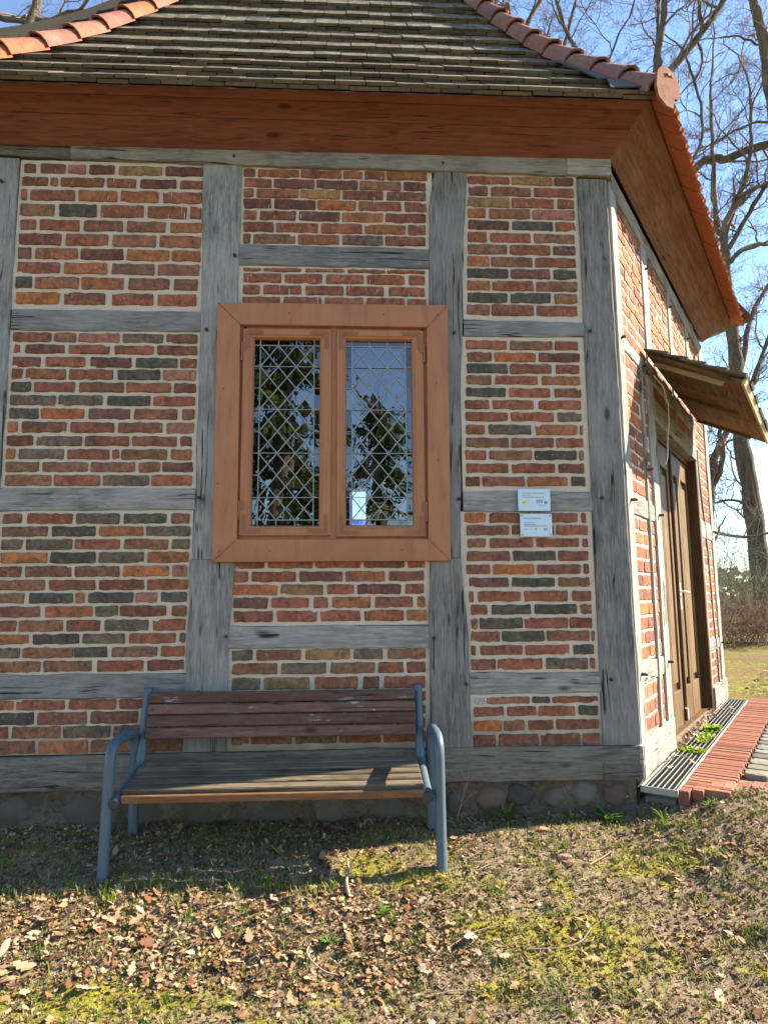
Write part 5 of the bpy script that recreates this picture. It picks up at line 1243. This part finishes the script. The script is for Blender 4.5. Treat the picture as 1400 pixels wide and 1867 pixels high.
big_leaf(.25, -.82, .06, (.20, .075, .04), 4, 'dark red curled leaf among the grass to the right of the stick')
big_leaf(-.95, -.86, .085, (.38, .28, .18), 5, 'broad beige leaf on the thick litter, left of centre')
big_leaf(-.45, -.95, .075, (.47, .33, .2), 6, 'tan leaf lying flat in the middle of the leaf litter')
big_leaf(-.95, -.72, .07, (.24, .10, .05), 7, 'russet leaf near the shadow edge on the left')
def twig(pts, r, label):
    o = MB(); P = smooth_path([(x, y, gz(x, y)+h) for x, y, h in pts], 2); o.tube(P, [r*(1-.5*i/len(P)) for i in range(len(P))], 6); q = o.build('twig', M_pale2); return tag(q, label, 'twig', 'twigs on the ground')
M_pale2 = m_col('dead_twig', (.2, .14, .09), (.38, .3, .22))
twig([(-.02, -.72, .01), (-.035, -.65, .03), (-.02, -.6, .028), (-.03, -.52, .05)], .011, 'thick curved stick lying in front of the bench, by the shadow edge')
twig([(.72, -1.06, .008), (.86, -1.08, .012), (.97, -1.06, .012), (1.04, -.99, .02)], .004, 'long bent twig lying on the moss patch at lower right')
twig([(.97, -1.05, .01), (1.02, -1.06, .02), (1.04, -1.02, .012)], .003, 'short forked twig end beside the long bent twig')
twig([(.4, -1.05, .008), (.52, -.98, .012), (.66, -.94, .008)], .003, 'thin straight twig on soil left of the moss patch')
twig([(.62, -.55, .006), (.72, -.5, .015), (.8, -.52, .01)], .0035, 'thin twig on sunlit soil to the right of the bench leg')
twig([(1.2, -.55, .006), (1.32, -.47, .02), (1.36, -.42, .008)], .004, 'pale twig on bare soil below the path edge')
twig([(-.18, -1.0, .01), (-.2, -1.08, .025), (-.12, -1.15, .012), (-.05, -1.16, .01)], .005, 'curved brown twig in the litter at lower centre')
twig([(.28, -1.28, .006), (.4, -1.26, .012), (.5, -1.27, .006)], .0035, 'dark twig at the bottom edge right of centre')
def plant(x, y, z, n, L, w, seed, label, rise=.9, cols=((.09, .17, .03), (.12, .22, .04), (.07, .13, .028)), grp=None, name='weed'):
    R = random.Random(seed); mb = MB()
    for i in range(n):
        a = R.uniform(0, 6.28); l = L*R.uniform(.6, 1.1); h = l*rise*R.uniform(.5, 1.1); V = []; dx, dy = math.cos(a), math.sin(a)
        for t, ww in ((0, .15), (.3, .8), (.6, 1), (.85, .6), (1, .05)):
            r = l*t*(.5+.3*t); zz = z+h*(t-.45*t*t)*1.3
            for s in (-1, 0, 1): V.append((x+dx*r-dy*s*w*ww, y+dy*r+dx*s*w*ww, zz+abs(s)*w*ww*.35))
        F = []
        for k in range(4): F += [(k*3, k*3+1, k*3+4, k*3+3), (k*3+1, k*3+2, k*3+5, k*3+4)]
        v = R.uniform(.8, 1.25); mb.add(V, F, col=tuple(q*v for q in R.choice(cols)), smooth=True)
    return tag(mb.build(name, M_grass), label, 'weed', grp or 'green weeds')
plant(.90, -.06, gz(.9, -.06), 22, .13, .008, 1, 'spiky green weed at the foot of the wall under the plaques', 1.1)
plant(1.49, -.07, gz(1.49, -.07), 18, .12, .012, 2, 'leafy green weed near the right corner of the house, below the sill', .8)
plant(1.27, -.08, gz(1.27, -.08), 10, .09, .007, 3, 'small weed between the spiky weed and the corner weed', .9)
plant(-.75, -.02, gz(-.75, -.02), 16, .11, .009, 4, 'dark green weed under the bench at the wall foot', .6)
plant(.14, -.85, gz(.14, -.85), 12, .07, .008, 5, 'green weed in the litter to the right of the stick', .7)
plant(-.1, -1.0, gz(-.1, -1.0), 12, .08, .007, 6, 'green weed in the leaf litter at lower centre', .7)
plant(-1.25, -.4, gz(-1.25, -.4), 12, .07, .006, 7, 'weed in the shade beside the left bench leg', .7)
plant(1.75, -.22, gz(1.75, -.22), 12, .09, .004, 8, 'grassy weed in front of the brick end of the path', 1.2)
plant(2.02, -.22, gz(2.02, -.22), 14, .07, .006, 9, 'low weed at the path edge, right of the grassy weed', .8)
BR_ = ((.26, .40, .04), (.34, .46, .06), (.2, .32, .03))
q = M_R @ Vector((2.0, -.11, 0)); plant(q.x, q.y, GZ-.01, 46, .12, .020, 10, 'bright green rosette growing through the grate, farther one', .55, BR_, 'bright weeds in the grate')
for i in range(1):
    mbx = MB()
q = M_R @ Vector((1.12, -.1, 0))
def strip(u0, u1, w0, w1, seed, label):
    R = random.Random(seed); mb = MB()
    for i in range(60):
        c = M_R @ Vector((R.uniform(u0, u1), R.uniform(w0, w1), 0)); a = R.uniform(0, 6.28); l = R.uniform(.02, .05); p = Vector((c.x, c.y, GZ)); d = Vector((math.cos(a)*l, math.sin(a)*l, R.uniform(.01, .04))); s = Vector((-math.sin(a), math.cos(a), .2))*.012
        v = R.uniform(.8, 1.2); mb.add([p, p+d*.6+s, p+d, p+d*.6-s], [(0, 1, 2, 3)], col=tuple(k*v for k in R.choice(BR_)))
    return tag(mb.build('weed', M_grass), label, 'weed', 'bright weeds in the grate')
strip(1.02, 1.16, -.2, -.0, 12, 'band of small bright green weeds across the grate, nearer one')
strip(1.4, 1.9, -.16, -.08, 13, 'thin yellow-green moss tufts between the two weeds in the grate')
# dry stalk standing against the sill
ds = TB(); R = random.Random(5); P = [Vector((.60, -.04, .1)), Vector((.64, -.045, .24)), Vector((.675, -.05, .36)), Vector((.70, -.05, .50))]; ds.tube(P, .0025, .0014, 4)
for t, dx, dz in ((.3, -.06, .08), (.45, .07, .08), (.6, -.05, .09), (.7, .05, .07), (.85, .03, .06), (.9, -.03, .05), (.2, .1, .1)):
    p = P[0].lerp(P[-1], t); ds.tube([p, p+Vector((dx*.5, -.005, dz*.6)), p+Vector((dx, -.01, dz))], .0015, .0008, 3)
o = ds.build('dry_stalk', M_pale2, None); tag(o, 'thin dry branching stalk standing against the sill, right of the bench', 'dry plant')
tuft = TB()
for i in range(40):
    a = R.uniform(0, 3.14); l = R.uniform(.08, .2); p = Vector((-2.12+R.gauss(0, .02), -.12+R.gauss(0, .02), .1)); tuft.tube([p, p+Vector((math.cos(a)*l*.4, -.01, l*.7)), p+Vector((math.cos(a)*l, -.03, l*.6))], .002, .001, 3)
o = tuft.build('dry_grass_tuft', M_pale2, None); tag(o, 'dry pale grass tuft at the wall foot, left edge', 'dry grass')
